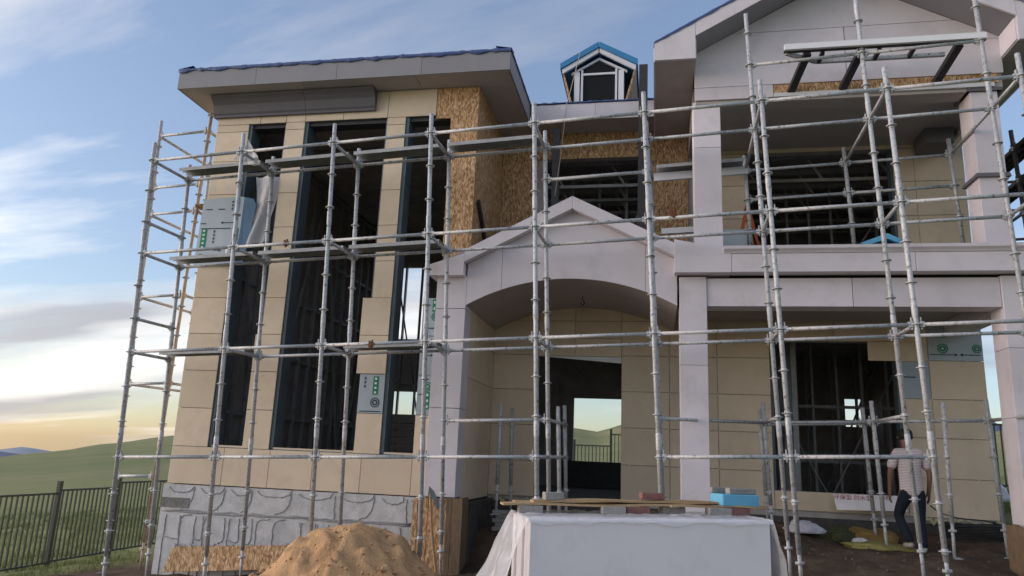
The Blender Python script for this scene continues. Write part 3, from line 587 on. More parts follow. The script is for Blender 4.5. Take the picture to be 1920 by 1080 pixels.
for sgn in (-1, 1):
    xi, xo = GX+sgn*2.14, GX+sgn*2.74
    zt = lambda x: 9.165-abs(x-GX)*GSL
    MB().prism([(xo, YG, 7.375), (xo, YG, zt(xo)), (xi+sgn*.004, YG, zt(xi)), (xi+sgn*.004, YG, 7.375)], (0, .05, 0)).build('eave_return', 'lavender', gr)
    MB().prism([(xi, YG, zt(xi)), (GX+sgn*.003, YG, zt(GX)), (GX+sgn*.003, YG, zt(GX)-.255), (xi, YG, zt(xi)-.255)], (0, .03, 0)).build('rake_fascia', 'lavender', gr)
    MB().prism([(xi, YG+.033, zw(xi)+.02), (GX+sgn*.003, YG+.033, zw(GX)+.02), (GX+sgn*.003, YG+.033, zw(GX)+.004), (xi, YG+.033, zw(xi)+.004)], (0, YF-YG-.03, 0)).build('rake_soffit', 'fascia', gr)
    MB().box(min(xi, xo)+.004, max(xi, xo)-.004, YG+.052, 9.6, 7.378, 7.40).build('eave_soffit', 'soffit', gr)
    MB().box(xi-.012, xi+.012, YG+.052, YF+.0, 7.402, zw(xi)).build('eave_return', 'lavender', gr)
    MB().box(xo-.012, xo+.012, YG+.052, 9.6, 7.376, zt(xo)).build('fascia', 'lavender', gr)
    a, b_ = (xo, zt(xo)), (GX, zt(GX)); vs = []; nn = 60
    for k in range(nn+1):
        x = a[0]+(b_[0]-a[0])*k/nn; z = a[1]+(b_[1]-a[1])*k/nn; w0 = noise.noise((k*.3, sgn, 2))
        for dy, dz_ in ((.3, .04), (-.004, .02+.012*w0), (-.018, .0), (-.012, -.03-.025*w0)): vs.append((x, YG+dy, z+dz_))
    MB().add(vs, [(i*4+j, i*4+j+1, i*4+j+5, i*4+j+4) for i in range(nn) for j in range(3)], True).build('membrane', 'tarp', gr)
for x in (6.81, 11.05): part('gable_side_wall', 'inner_sheet', MB().box(x, x+.04, 1.86, YB, 6.95, 7.5))
# foundation under porch and right block
part('foundation', 'foundation', MB().box(3.5, 11.30, YB-.045, YB+.2, -.3, .80).box(3.40, 3.49, 1.95, YB-.05, -.4, .84).box(11.2, 11.32, YB, YK, -.2, .88))
mbf = MB()
for x0, x1, zz in ((3.52, 4.1, .86), (10.2, 11.3, .87)):
    x = x0
    while x < x1:
        w_ = rnd(.05, .12); yy = YB-.05 if x0 > 5 else YB-.05
        mbf.tube(smooth([(x, yy, zz+rnd(-.03, .02)), (x+w_*.5, yy-.02, zz-rnd(.0, .08)), (x+w_, yy, zz+rnd(-.05, .02))], 4), [rnd(.015, .03) for _ in range(9)], 6); x += w_
part('foam_seal', 'foam_yellow', mbf, house, kind='stuff')
# ---- interior: slab, deck, back wall with openings, stud walls
part('floor_slab', 'slab', MB().box(XL+.06, XR-.1, YL+.26, YK, .6, .885)); part('floor_slab', 'slab', MB().box(XR-.098, 11.19, YB+.21, YK, .6, .88))
part('upper_deck', 'inner_sheet', MB().box(XR+.05, 11.2, YB+.21, YK, 4.22, 4.42))
part('attic_light_block', 'inner_sheet', MB().box(XL+.06, 11.2, YB+.21, YK+.1, 7.42, 7.46))  # added sheet closing the roof gaps, keeps sky light out of the rooms
part('end_wall', 'inner_sheet', MB().box(11.2, 11.26, YB+.21, YK, .7, 7.4))
holes = [(-.62, .06, 4.5, 6.5), (-.65, .30, 2.5, 3.1), (4.2, 5.9, 1.5, 3.05), (10.62, 11.0, 2.55, 3.2), (7.2, 7.6, 2.0, 2.3)]
xs_ = sorted({XL, 11.2, *[h[0] for h in holes], *[h[1] for h in holes]}); zs_ = sorted({.7, 7.45, *[h[2] for h in holes], *[h[3] for h in holes]})
mbk = MB(); cut(xs_, zs_, holes, lambda a, b_, c, d: mbk.box(a, b_, YK, YK+.12, c, d)); part('rear_wall', 'inner_sheet', mbk)
STUD = {}
def stud(parent, a, b_, wd=.05, dp=.09, up=(0, 1, 0)): return MB().bar(a, b_, wd, dp, up).build('steel_stud', 'stud', parent)
def stud_wall(p0, p1, z0, z1, step=.4, rails=(), name='stud_wall', diag=0):
    p0, p1 = Vector((*p0, 0)), Vector((*p1, 0)); d = p1-p0; L = d.length; d.normalize(); n = max(1, int(L/step))
    up = d
    root = MB().bar((p0.x, p0.y, z1-.02), (p1.x, p1.y, z1-.02), .09, .04).build(name, 'stud', house)
    MB().bar((p0.x, p0.y, z0+.02), (p1.x, p1.y, z0+.02), .09, .04).build('track', 'stud', root)
    for k in range(n+1):
        p = p0+d*(L*k/n); MB().bar((p.x, p.y, z0+.04), (p.x, p.y, z1-.04), .045, .09, d.cross(Vector((0, 0, 1)))).build('steel_stud', 'stud', root)
    for r in rails: MB().bar((p0.x, p0.y, r), (p1.x, p1.y, r), .03, .06).build('rail', 'stud', root)
    for k in range(diag):
        a = p0+d*(L*k/diag); b2 = p0+d*(L*(k+1)/diag); nrm = d.cross(Vector((0, 0, 1)))*.06
        zz = (z0+.1, z1-.1) if k % 2 else (z1-.1, z0+.1)
        MB().bar((a.x+nrm.x, a.y+nrm.y, zz[0]), (b2.x+nrm.x, b2.y+nrm.y, zz[1]), .06, .03).build('brace', 'stud', root)
    return root
stud_wall((XL+.12, YL+.4), (XL+.12, YK-.1), .9, 7.35, .45, (2.1, 3.3, 4.5, 5.7), diag=4)
stud_wall((-.9, YK-.1), (3.2, YK-.1), .9, 7.35, .45, (2.3, 3.3, 4.3, 6.6), diag=3)
stud_wall((XR-.2, 3.9), (XR-.2, YK-.2), .9, 7.3, .5, (2.3, 4.3), diag=2)
stud_wall((6.0, 4.2), (6.0, 9.2), .9, 4.15, .45, (2.2,), diag=2)
stud_wall((7.9, 6.3), (11.1, 6.3), .9, 4.15, .42, (1.7, 2.75), diag=2)
stud_wall((8.5, 8.3), (11.1, 8.3), .9, 4.15, .45, (1.9, 2.6), diag=2)
stud_wall((8.6, 4.4), (8.6, 6.2), .9, 4.15, .4, (2.2,), diag=1)
stud_wall((4.0, 5.2), (6.2, 5.2), 4.45, 7.3, .45, (5.6, 6.3), diag=2)
stud_wall((7.6, 6.0), (11.0, 6.0), 4.45, 7.2, .42, (5.8,), diag=2)
jr = part('floor_joist', 'stud', MB().bar((XR+.1, 3.95, 4.13), (11.1, 3.95, 4.13), .05, .18))
for k in range(10): MB().bar((XR+.1, 4.4+k*.5, 4.13), (11.1, 4.4+k*.5, 4.13), .05, .18).build('joist', 'stud', jr)
jr = part('roof_truss', 'stud', MB().bar((3.5, 4.3, 7.2), (11.1, 4.3, 7.2), .05, .1))
for k in range(6):
    y = 4.3+k*.8
    if k: MB().bar((3.5, y, 7.2), (11.1, y, 7.2), .05, .1).build('chord', 'stud', jr)
    for i in range(12): MB().bar((3.6+i*.6, y+.05, 7.15), (3.6+i*.6+.25, y+.05, 6.75 if i % 2 else 7.4), .04, .04).build('web', 'stud', jr)
    MB().bar((3.5, y, 6.72), (11.1, y, 6.72), .05, .06).build('chord', 'stud', jr)
# boards across the low part of the third tall opening
lr = part('slat_screen', 'dark_channel', MB().box(1.7, 3.1, YL+.72, YL+.76, 2.02, 2.13))
for k in range(6): MB().box(1.7, 3.1, YL+.72, YL+.76, 1.34+k*.112, 1.34+k*.112+.085).build('slat', 'dark_channel', lr)
# dark furniture low wall seen through the front door
part('rear_cabinet', 'dark_channel', MB().box(4.0, 5.9, 9.0, 9.3, .89, 1.5))
# printing on the silver boards: green bars, ring marks, arrows, rows of signs too small to read
def prints(parent, marks, y):
    gm, dk, wh = MB(), MB(), MB()
    for mk in marks:
        k, x, z = mk[0], mk[1], mk[2]
        if k == 'bar':
            w_, h_ = mk[3], mk[4]; gm.box(x, x+w_, y-.003, y, z, z+h_)
            nn = max(2, int(max(w_, h_)/.07))
            for i in range(nn):
                if h_ > w_: wh.box(x+w_*.3, x+w_*.7, y-.005, y-.0035, z+h_*(i+.25)/nn, z+h_*(i+.7)/nn)
                else: wh.box(x+w_*(i+.25)/nn, x+w_*(i+.7)/nn, y-.005, y-.0035, z+h_*.3, z+h_*.7)
        elif k == 'ring':
            r = mk[3]; tgt = gm if len(mk) < 5 else dk
            for ro, ri in ((r, r*.78), (r*.6, r*.3)):
                vs = [(x+rr*math.cos(a), y-.003, z+rr*math.sin(a)) for a in [i*math.pi/10 for i in range(20)] for rr in (ro, ri)]
                tgt.add(vs, [(2*i, 2*i+1, (2*i+3) % 40, (2*i+2) % 40) for i in range(20)])
        elif k == 'arrow':
            L = mk[3]; sgn = 1 if L > 0 else -1; dk.box(min(x, x+L), max(x, x+L), y-.003, y, z-.007, z+.007)
            dk.add([(x+L, y-.002, z+.028), (x+L+sgn*.05, y-.002, z), (x+L, y-.002, z-.028)], [(0, 1, 2)])
        elif k == 'dash': dk.box(x, x+mk[3], y-.003, y, z-.008, z+.008)
        elif k == 'signs':
            for i in range(mk[3]):
                zz = z-i*.062; dk.box(x, x+.036, y-.003, y, zz, zz+.010).box(x+.012, x+.022, y-.003, y, zz-.016, zz+.026) .box(x+.002, x+.034, y-.003, y, zz+.018, zz+.026)
    for nm, mb_, mt in (('print_green', gm, 'print_green'), ('print_dark', dk, 'print_dark'), ('print_white', wh, 'print_white')):
        if mb_.v: mb_.build(nm, mt, parent, kind='stuff')
prints(lw, [('signs', 1.80, 2.62, 3), ('bar', 1.95, 2.38, .085, .28), ('ring', 2.0, 2.26, .075, 1), ('dash', 1.76, 2.125, .34), ('ring', 2.88, 3.60, .07), ('bar', 2.82, 3.68, .06, .2), ('dash', 2.70, 3.42, .25), ('arrow', 2.70, 3.0, .14), ('ring', 2.82, 2.52, .075), ('bar', 2.79, 2.18, .08, .26), ('arrow', 2.68, 2.40, .1)], YL-.002)
prints(bw, [('ring', 10.75, 3.52, .08), ('ring', 11.25, 3.52, .07), ('bar', 10.66, 3.70, .16, .07), ('arrow', 10.56, 3.42, .36), ('arrow', 11.30, 3.42, -.26), ('dash', 10.14, 3.05, .18)], YB-.002)

# ------------------------------------------------------------------ scaffold (ring-lock): standards every 1.5 m, ledgers, transoms, walk boards
SROOT = bpy.data.objects.new('scaffold', None); SROOT.empty_display_size = .3; col.objects.link(SROOT)
SROOT.matrix_world = Matrix.Translation(sc(0, 0, 0)) @ SM.to_4x4()
tag(SROOT, 'grey galvanised tube scaffold with ring discs standing all along the house front', 'scaffold')
DISC = MB().tube([(0, 0, -.005), (0, 0, .005)], .062, 14).tube([(0, 0, -.03), (0, 0, .03)], .0345, 10, False).mesh('rosette'); DISC.materials.append(MATS['galv'])
def child(name, me, parent, mtx):
    o = bpy.data.objects.new(name, me); col.objects.link(o); o.parent = parent; o.matrix_local = mtx; return o
def ground_local(x, y):
    p = sc(x, y, -1.5)
    for _ in range(4):
        g_ = gz(p.x, p.y); q = isc((p.x, p.y, g_)); p = sc(x, y, q.z)
    return q.z
def sand_h(x, y): return 0
def standard(x, y, z1, z0=None, material='galv', lean=(0, 0), joint=1.5, r=.030, z_disc=None, plate=True):
    zb = ground_local(x, y)-.02 if z0 is None else z0
    mb = MB(); at = lambda z: (x+lean[0]*z, y+lean[1]*z, z)
    zj0 = zb+.45
    mb.tube([at(zj0), at(z1)], r, 10)
    z = math.floor(zj0/joint)*joint+.18+((x*7) % 3)*.11
    while z < z1-.2:
        if z > zj0+.3: mb.tube([at(z-.1), at(z-.085), at(z+.085), at(z+.1)], [r, r*1.16, r*1.16, r], 10, False)
        z += joint
    mb.tube([at(zb+.01), at(zj0+.05)], r*.72, 8)                       # base jack
    if plate: p = at(zb); mb.box(p[0]-.075, p[0]+.075, p[1]-.075, p[1]+.075, zb, zb+.012); mb.tube([at(zb+.34), at(zb+.37)], .05, 8)
    c = Vector(at(zb)); me = mb.mesh('standard', c); me.materials.append(MATS[material])
    o = child('standard', me, SROOT, Matrix.Translation(c))
    k = math.ceil((zj0+.1)/.5)
    while k*.5 < z1-.04:
        p = Vector(at(k*.5)); child('rosette', DISC, o, Matrix.Translation(p-c) @ Matrix.Rotation(rnd(0, .4), 4, 'Z')); k += 1
    return o
LED = {}
def ledger_mesh(L, material, r):
    k = (round(L, 3), material, r)
    if k not in LED:
        mb = MB().tube([(.06, 0, 0), (L-.06, 0, 0)], r, 10)
        for x, s in ((0, 1), (L, -1)):
            mb.box(x+s*.034 if s > 0 else x-.085, x+.085 if s > 0 else x-.034, -.022, .022, -.034, .034)
            mb.box(x+s*.05-.006, x+s*.05+.006, -.016, .016, -.06, .085)
        me = mb.mesh('ledger'); me.materials.append(MATS[material]); LED[k] = me
    return LED[k]
def ledger(a, b_, name='ledger', material='galv', r=.024):
    a, b_ = Vector(a), Vector(b_); d = b_-a; L = d.length; x = d.normalized(); y = Vector((0, 0, 1)).cross(x).normalized(); z = x.cross(y)
    m_ = Matrix((x, y, z)).transposed().to_4x4(); m_.translation = a
    return child(name, ledger_mesh(L, material, r), SROOT, m_)
PX = [-1.547]+[1.5*k for k in range(9)]          # eight bays and one beyond the frame
YI, YT, YU = .867, 2.43, 3.0
for i, x in enumerate(PX[:9]):
    standard(x, 0, 4.8)
    standard(x, YI, 4.78 if i < 6 else (6.33, 6.9, 6.55)[i-6])
for i in range(8):
    a, b_ = PX[i], PX[i+1]
    for z in (0, 1.5, 3.0, 4.5):
        if z == 0 and i in (4, 7): continue
        ledger((a, 0, z), (b_, 0, z))
    for z in (1.5, 3.0, 4.5):
        if z == 1.5 and i == 0: continue
        ledger((a, YI, z), (b_, YI, z))
    if i == 3: ledger((a, YI, .5), (b_, YI, .5))
    if i == 4: ledger((a, YI, 4.0), (b_, YI, 4.0))
    if i >= 6: ledger((a, YI, 5.5), (b_, YI, 5.5))
for i, x in enumerate(PX[:9]):
    for z in (1.5, 3.0, 4.5): ledger((x, 0, z), (x, YI, z), 'transom')
    if i in (0, 4, 7): ledger((x, 0, 0), (x, YI, 0), 'transom')
# third row standing on the balcony
for i in (5, 6, 7, 8):
    x = PX[i]; standard(x, YT, 4.76, z0=2.62 if i > 5 else 2.75, plate=False); ledger((x, YI, 4.5), (x, YT, 4.5), 'transom')
    if 5 < i < 8:
        for z in (4.5, 4.0): ledger((x, YT, z), (PX[i+1], YT, z))
# low frames between the inner row and the wall
for i in (4, 6, 7, 8):
    x = PX[i]; standard(x, YT, .80)
    ledger((x, YI, .5), (x, YT, .5), 'transom')
for i in (4, 6, 7): standard(PX[i], YU if i > 4 else 1.77, .74); ledger((PX[i], YT, .5), (PX[i], YU if i > 4 else 1.77, .5), 'transom')
for y in (YT, YU): ledger((PX[6], y, .5), (PX[7], y, .5))
ledger((PX[7], YT, .5), (PX[8], YT, .5)); ledger((PX[5], YI, .5), (PX[6], YT, .5)); ledger((PX[4], YT, 0), (PX[4], YI, 0), 'transom')
def post_px(u0, v0, u1, v1, y):
    a, b_ = isc(onY(u0, v0, y)), isc(onY(u1, v1, y)); ln = (a.x-b_.x)/(a.z-b_.z)
    standard(b_.x-ln*b_.z, b_.y, a.z, z0=b_.z-.02, lean=(ln, 0))
post_px(940, 757, 930, 962, 2.4); post_px(960, 765, 957, 962, 2.9); post_px(1767, 755, 1790, 1045, 2.0)
# left return round the corner of the wing
YR = 1.5
RB, RC = -2.80, -2.06
for y, mt in ((YR, 'galv'), (YR+1.5, 'galv')):
    standard(RB, y, 6.0, lean=(.012, 0), material=mt); standard(RC, y, 6.05, lean=(.06, 0), material='galv_warm')
    for z in (-.5, 1.0, 2.5, 4.0, 4.5, 5.5): ledger((RB+.012*z, y, z+.2), (RC+.06*z, y, z+.2))
for z in (1.0, 2.5, 4.0, 5.5):
    for x, ln in ((RB, .012), (RC, .06)): ledger((x+ln*z, YR, z+.2), (x+ln*z, YR+1.5, z+.2), 'transom')
for z in (1.5, 3.0, 4.5): ledger((PX[0], 0, z), (RB+.012*z, YR, z), 'transom')
for z in (2.0, 3.5): ledger((PX[0], 0, z), (PX[0], YI, z), 'transom')
# right return beyond the last standard
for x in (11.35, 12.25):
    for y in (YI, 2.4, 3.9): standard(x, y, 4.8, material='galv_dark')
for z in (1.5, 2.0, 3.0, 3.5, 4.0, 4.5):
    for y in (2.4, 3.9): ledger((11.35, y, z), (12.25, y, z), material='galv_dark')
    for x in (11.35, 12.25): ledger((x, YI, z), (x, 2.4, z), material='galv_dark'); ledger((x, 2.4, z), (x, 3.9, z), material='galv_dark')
# walk boards
def walkboard(a, b_, w_=.26, material='walkboard', side=(0, 1, 0)):
    a, b_ = Vector(a), Vector(b_); d = (b_-a).normalized(); s = Vector(side); mb = MB()
    up = Vector((0, 0, 1)); n = int((b_-a).length/.09)
    mb.bar(a+up*.025, b_+up*.025, w_, .006)
    for k in (-1, 1): mb.bar(a+s*(k*w_/2), b_+s*(k*w_/2), .005, .055)
    for k in (-.17, .17): mb.bar(a+s*(k*w_)-up*.0, b_+s*(k*w_)-up*.0, .004, .045)
    c = (a+b_)/2; me = mb.mesh('walk_board', c); me.materials.append(MATS[material]); return child('walk_board', me, SROOT, Matrix.Translation(c))
for i in (0, 1, 2, 3): walkboard((PX[i]+.07, .66, 4.555), (PX[i+1]-.02, .66, 4.555))
walkboard((PX[5]+.1, 2.2, 4.555), (PX[6]-.05, 2.2, 4.555))
for i in (0, 1, 2): walkboard((PX[i]+.07, .66, 3.055), (PX[i+1]-.02, .66, 3.055))
for i in (0, 2): walkboard((PX[i]+.07, .66, 1.555), (PX[i+1]-.02, .66, 1.555))
for k in (0, 1): walkboard((RC+.42+k*.3, YR-.1, 4.26), (RC+.42+k*.3, YR+1.5, 4.26), material='galv_warm', side=(1, 0, 0))
for z in (4.05, 4.55, 3.05):
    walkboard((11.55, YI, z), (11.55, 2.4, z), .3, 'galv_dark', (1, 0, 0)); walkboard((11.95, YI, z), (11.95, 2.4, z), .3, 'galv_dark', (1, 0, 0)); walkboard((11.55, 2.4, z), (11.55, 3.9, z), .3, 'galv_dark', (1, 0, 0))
# rusty swivel couplers left on the ledgers
for u, v, yy in ((538, 457, .2), (697, 646, .15), (1263, 402, .02), (1262, 395, .02)):
    p = isc(onY(u, v, yy)); mb = MB(); k = 0
    for q in range(3):
        a = q*2.1; mb.bar(p+Vector((-.05*math.cos(a), -.02, -.04*math.sin(a))), p+Vector((.05*math.cos(a), -.03, .05*math.sin(a))), .02, .03)
    mb.tube([p+Vector((.0, -.03, -.06)), p+Vector((.02, -.03, .06))], .012, 6)
    me = mb.mesh('coupler', p); me.materials.append(MATS['rust']); child('coupler', me, SROOT, Matrix.Translation(p))

# ------------------------------------------------------------------ fence panels
def fence(p0, p1, z0, ht, label, step=.125):
    p0, p1 = Vector((*p0, 0)), Vector((*p1, 0)); d = p1-p0; L = d.length; d.normalize(); root = thing('fence_panel', (p0.x, p0.y, z0), label, 'fence', 'black steel picket fence panels')
    zp_ = z0+ht
    MB().box(p0.x-.04, p0.x+.04, p0.y-.04, p0.y+.04, z0-.3, zp_+.16).build('post', 'fence_paint', root)
    for z in (z0+.16, zp_-.03): MB().bar((p0.x, p0.y, z), (p1.x, p1.y, z), .035, .04).build('rail', 'fence_paint', root)
    n = int(L/step)
    pk = MB().box(-.013, .013, -.013, .013, 0, ht-.18).mesh('picket'); pk.materials.append(MATS['fence_paint'])
    for k in range(1, n):
        q = p0+d*(L*k/n); o = bpy.data.objects.new('picket', pk); col.objects.link(o); o.parent = root; o.location = (q.x-p0.x, q.y-p0.y, .14)
FX = -6.0
fy = [-.6, 1.2, 3.0, 4.66, 6.42, 8.2]
ft = [.52, .49, .43, .49, .60, .66]
lbs = ['black picket fence panel at the lower end of the grass slope', 'black picket fence panel on the grass slope below the house wing', 'black picket fence panel stepping down left of the scaffold foot', 'black picket fence panel standing just left of the leaning scaffold post', 'black picket fence panel seen between the scaffold posts at the wing corner', 'black picket fence panel behind the corner of the house wing']
for k in range(5): fence((FX, fy[k]), (FX, fy[k+1]), -1.09-.02*(4-k), ft[k]+1.09+.02*(4-k), lbs[k])
for k, (x0, x1, zt) in enumerate(((1.5, 3.45, 2.0), (3.45, 4.72, 2.05), (4.72, 7.2, 2.45))):
    fence((x0, 17), (x1, 17), .85, zt-.85, ['black picket fence panel behind the house, left of the doorway view', 'lower black picket fence panel seen through the front door', 'higher black picket fence panel seen through the front door'][k])
fence((11.8, 9), (14.2, 9), 1.2, 1.5, 'black picket fence panel beyond the right end of the house')

# ------------------------------------------------------------------ things leaning on, hanging from or lying about the house
# canopy frame hung on the gable
p_ = onY(1468, 95, .72); cf = thing('canopy_frame', (9.2, 1.3, 7.05), 'white and grey steel canopy frame fixed over the upper balcony', 'canopy frame')
cz0 = 7.33
MB().box(8.02, 10.62, .70, .745, cz0-.01, cz0+.075).build('front_beam', 'white_paint', cf)
MB().box(8.02, 10.62, .747, .80, cz0-.02, cz0+.0).build('beam_flange', 'dark_channel', cf)
for x in (8.23, 8.95, 10.2): MB().bar((x+.12, .82, cz0-.02), (x-.02, 1.42, cz0-.30), .075, .10, (1, 0, 0)).build('bracket_arm', 'dark_channel', cf)
for x in (8.55, 9.3, 9.75): MB().bar((x, .80, cz0-.03), (x-.02, 1.02, cz0-.06), .05, .05).build('cross_tie', 'dark_channel', cf)
MB().bar((8.5, 1.02, cz0-.05), (10.2, 1.02, cz0-.05), .05, .05).build('rear_beam', 'galv', cf)
MB().bar((8.05, .80, cz0-.01), (8.5, 1.02, cz0-.05), .05, .05).build('rear_beam', 'galv', cf)
# two dark channels standing in the porch roof valley
a0, a1 = onY(1204, 398, 2.6), onY(1205, 121, 2.78)
MB().bar((6.0, 2.55, 5.0), (6.02, 2.83, 8.42), .15, .06, (0, 1, 0)).build('steel_channel', 'dark_channel', None, 'long dark steel channel leaning against the centre eave beside the dormer', 'steel channel', 'dark channels above the porch')
MB().bar((4.50, 2.9, 5.0), (4.46, 3.1, 7.40), .13, .06, (0, 1, 0)).build('steel_channel', 'dark_channel', None, 'shorter dark steel channel standing under the centre soffit above the porch gable', 'steel channel', 'dark channels above the porch')
pts = [onY(1088, 98, 3.40), onY(1080, 130, 3.35), onY(1065, 188, 3.2), onY(1062, 200, 2.9), onY(1050, 300, 2.8), onY(1040, 368, 2.7)]
MB().tube(smooth([tuple(p) for p in pts]), .008, 6).build('rope', 'rope', None, 'thin pale rope hanging from the dormer over the centre eave', 'rope')
# white profile beam across the balcony end
a, b_ = onY(1226, 333, 2.25), onY(1402, 319, 2.25)
MB().bar((a.x, 2.25, a.z), (b_.x, 2.25, b_.z), .05, .13).build('white_profile', 'white_paint', None, 'long white profile lying behind the upper balcony column', 'profile', 'white profiles by the balcony column')
a, b_ = onY(1240, 434, 2.3), onY(1302, 430, 2.3)
MB().bar((a.x, 2.3, a.z), (b_.x+.1, 2.3, b_.z), .05, .09).build('white_profile', 'white_paint', None, 'short white profile lying low beside the porch gable roof', 'profile', 'white profiles by the balcony column')
# balcony clutter: board, orange trestle, blue foam sheets
bd = MB().box(7.22, 7.66, 2.55, 2.60, 4.40, 5.25).build('silver_board', 'silver', None, 'silver insulation board standing on the balcony beside the column', 'board')
tr = thing('trestle', (7.65, 2.95, 4.4), 'orange steel trestle standing on the balcony before the dark window', 'trestle')
for y in (2.8, 3.2):
    for s in (-1, 1): MB().bar((7.72, y, 5.75), (7.72+s*.28, y+.02, 4.40), .035, .035).build('leg', 'orange_paint', tr)
    MB().bar((7.72-.18, y, 4.9), (7.72+.18, y, 4.9), .03, .03).build('stretcher', 'orange_paint', tr)
MB().bar((7.72, 2.75, 5.76), (7.72, 3.25, 5.76), .05, .05).build('top_rail', 'orange_paint', tr)
fs_ = thing('foam_sheet', (9.3, 1.6, 4.58), 'bright blue foam sheets lying bent on the balcony parapet', 'foam sheet')
fp = [onY(1612, 456, 1.50), onY(1664, 437, 1.50), onY(1694, 450, 1.50)]
MB().prism([tuple(p) for p in fp]+[(fp[2].x, 1.5, fp[2].z-.07), (fp[1].x, 1.5, fp[1].z-.08), (fp[0].x+.12, 1.5, fp[0].z-.02)], (.05, .45, .03)).build('upper_sheet', 'foam_blue', fs_)
MB().box(fp[0].x+.1, fp[2].x, 1.46, 1.95, 4.40, 4.66).build('lower_sheet', 'foam_blue', fs_)
# silver board and film on the left pier, white pot on the walk board
sb = thing('insulation_board', (XL+.5, 1.46, 4.58), 'printed silver insulation board standing on the scaffold by the wing corner', 'board')
MB().prism([(XL-.05, YL-.06, 4.44), (-.62, YL-.06, 4.44), (-.60, YL-.06, 5.1), (-.56, YL-.06, 5.62), (-.66, YL-.06, 5.64), (XL-.02, YL-.06, 5.60)], (0, .03, 0)).build('board', 'silver', sb)
MB().prism([(-.61, YL-.09, 4.44), (-.50, YL-.05, 4.44), (-.42, YL-.05, 5.0), (-.38, YL-.05, 5.5), (-.44, YL-.05, 5.60), (-.58, YL-.09, 5.62), (-.585, YL-.09, 5.1)], (0, .02, 0)).build('bent_edge', 'foam_slate', sb)
prints(sb, [('bar', XL+.02, 4.72, .10, .36), ('ring', XL+.06, 4.58, .06), ('signs', XL+.24, 5.02, 4), ('signs', XL+.52, 5.54, 3), ('arrow', XL+.62, 5.18, -.22), ('dash', XL+.05, 5.42, .12), ('dash', XL+.28, 5.42, .12), ('dash', XL+.0, 5.08, .55), ('dash', XL-.02, 5.17, .1), ('arrow', XL+.28, 4.70, .1), ('bar', XL+.62, 4.74, .08, .34), ('bar', XL+.63, 5.38, .03, .22), ('ring', XL+.66, 4.58, .05)], YL-.062)
mbf = MB(); vs = []
for i in range(9):
    for j in range(15):
        u = i/8; v = j/14; x = -.45+u*.38+.06*math.sin(v*4+u); z = 6.0-v*(1.25-.1*u)-.02*math.sin(u*9)
        vs.append((x, YL-.035+.045*math.sin(u*7+v*3)*(.4+v*.6)-.02*v, z))
mbf.add(vs, [(i*15+j, i*15+j+1, (i+1)*15+j+1, (i+1)*15+j) for i in range(8) for j in range(14)], True)
mbf.build('plastic_film', 'film', None, 'clear plastic sheet hanging in the first tall window', 'plastic sheet', 'plastic at the first window')
vs = []
bq = [onY(466, 262, .45), onY(436, 300, .42), onY(488, 306, .45)]
for i in range(9):
    for j in range(9):
        u = i/8; v = j/8; p = bq[0].lerp(bq[1].lerp(bq[2], u), v); vs.append((p.x+.02*noise.noise((u*5, v*5, 1)), p.y+.09*v*math.sin(u*3.14)+.05*noise.noise((u*4, v*4, 7)), p.z+.03*v*math.sin(u*7)))
MB().add(vs, [(i*9+j, i*9+j+1, (i+1)*9+j+1, (i+1)*9+j) for i in range(8) for j in range(8)], True).build('plastic_bag', 'film', None, 'crumpled clear plastic bag tied to the top scaffold ledger', 'plastic bag')
q = sc(-.52, .66, 3.085); pot = MB(); pot.tube([(q.x, q.y, q.z), (q.x, q.y, q.z+.13), (q.x, q.y, q.z+.16)], [.06, .05, .035], 14); pot.build('paint_pot', 'white_paint', None, 'small white pot standing on the middle walk board', 'pot')
# leaning OSB sheet at the plinth with crumbs of foam on top
bevel(MB().prism([(-1.05, 1.30, -.36), (1.95, 1.32, -.10), (1.95, 1.44, .20), (-.99, 1.42, .0)], (0, .018, -.004)).build('osb_sheet', 'osb', None, 'long orange strand board leaning on its edge against the grey plinth', 'strand board'), .002, 1)
mbx = MB()
for k in range(60):
    x = -.98+2.6*random.random()**1.5; zt = .0+(x+.99)*.068; c = Vector((x, 1.425+rnd(-.02, .01), zt+rnd(0, .03))); r = rnd(.015, .04)
    mbx.add([c+Vector((rnd(-r, r), rnd(-r, r)*.5, rnd(-r, r)*.7)) for _ in range(6)], [(0, 1, 2), (0, 2, 3), (0, 3, 4), (1, 2, 4), (2, 3, 5), (1, 4, 5), (3, 4, 5)])
mbx.build('foam_crumbs', 'sack_white', None, 'row of white foam crumbs along the top of the leaning board', 'foam crumbs', kind='stuff')
# broom-like pole at the shuttered pillar
pr_ = thing('shovel', (3.05, 1.2, -.1), 'wooden handled shovel standing upside down against the pillar shuttering', 'shovel')
MB().tube(smooth([(3.27, 1.14, -.15), (3.16, 1.18, .35), (3.09, 1.22, .8), (3.07, 1.23, .98)]), .019, 8).build('handle', 'plank', pr_)
MB().prism([(3.04, 1.215, .93), (3.12, 1.215, .91), (3.20, 1.215, .76), (3.22, 1.215, .84), (3.12, 1.215, 1.02), (3.05, 1.215, 1.08)], (0, .02, 0)).build('blade', 'steel_blue', pr_)
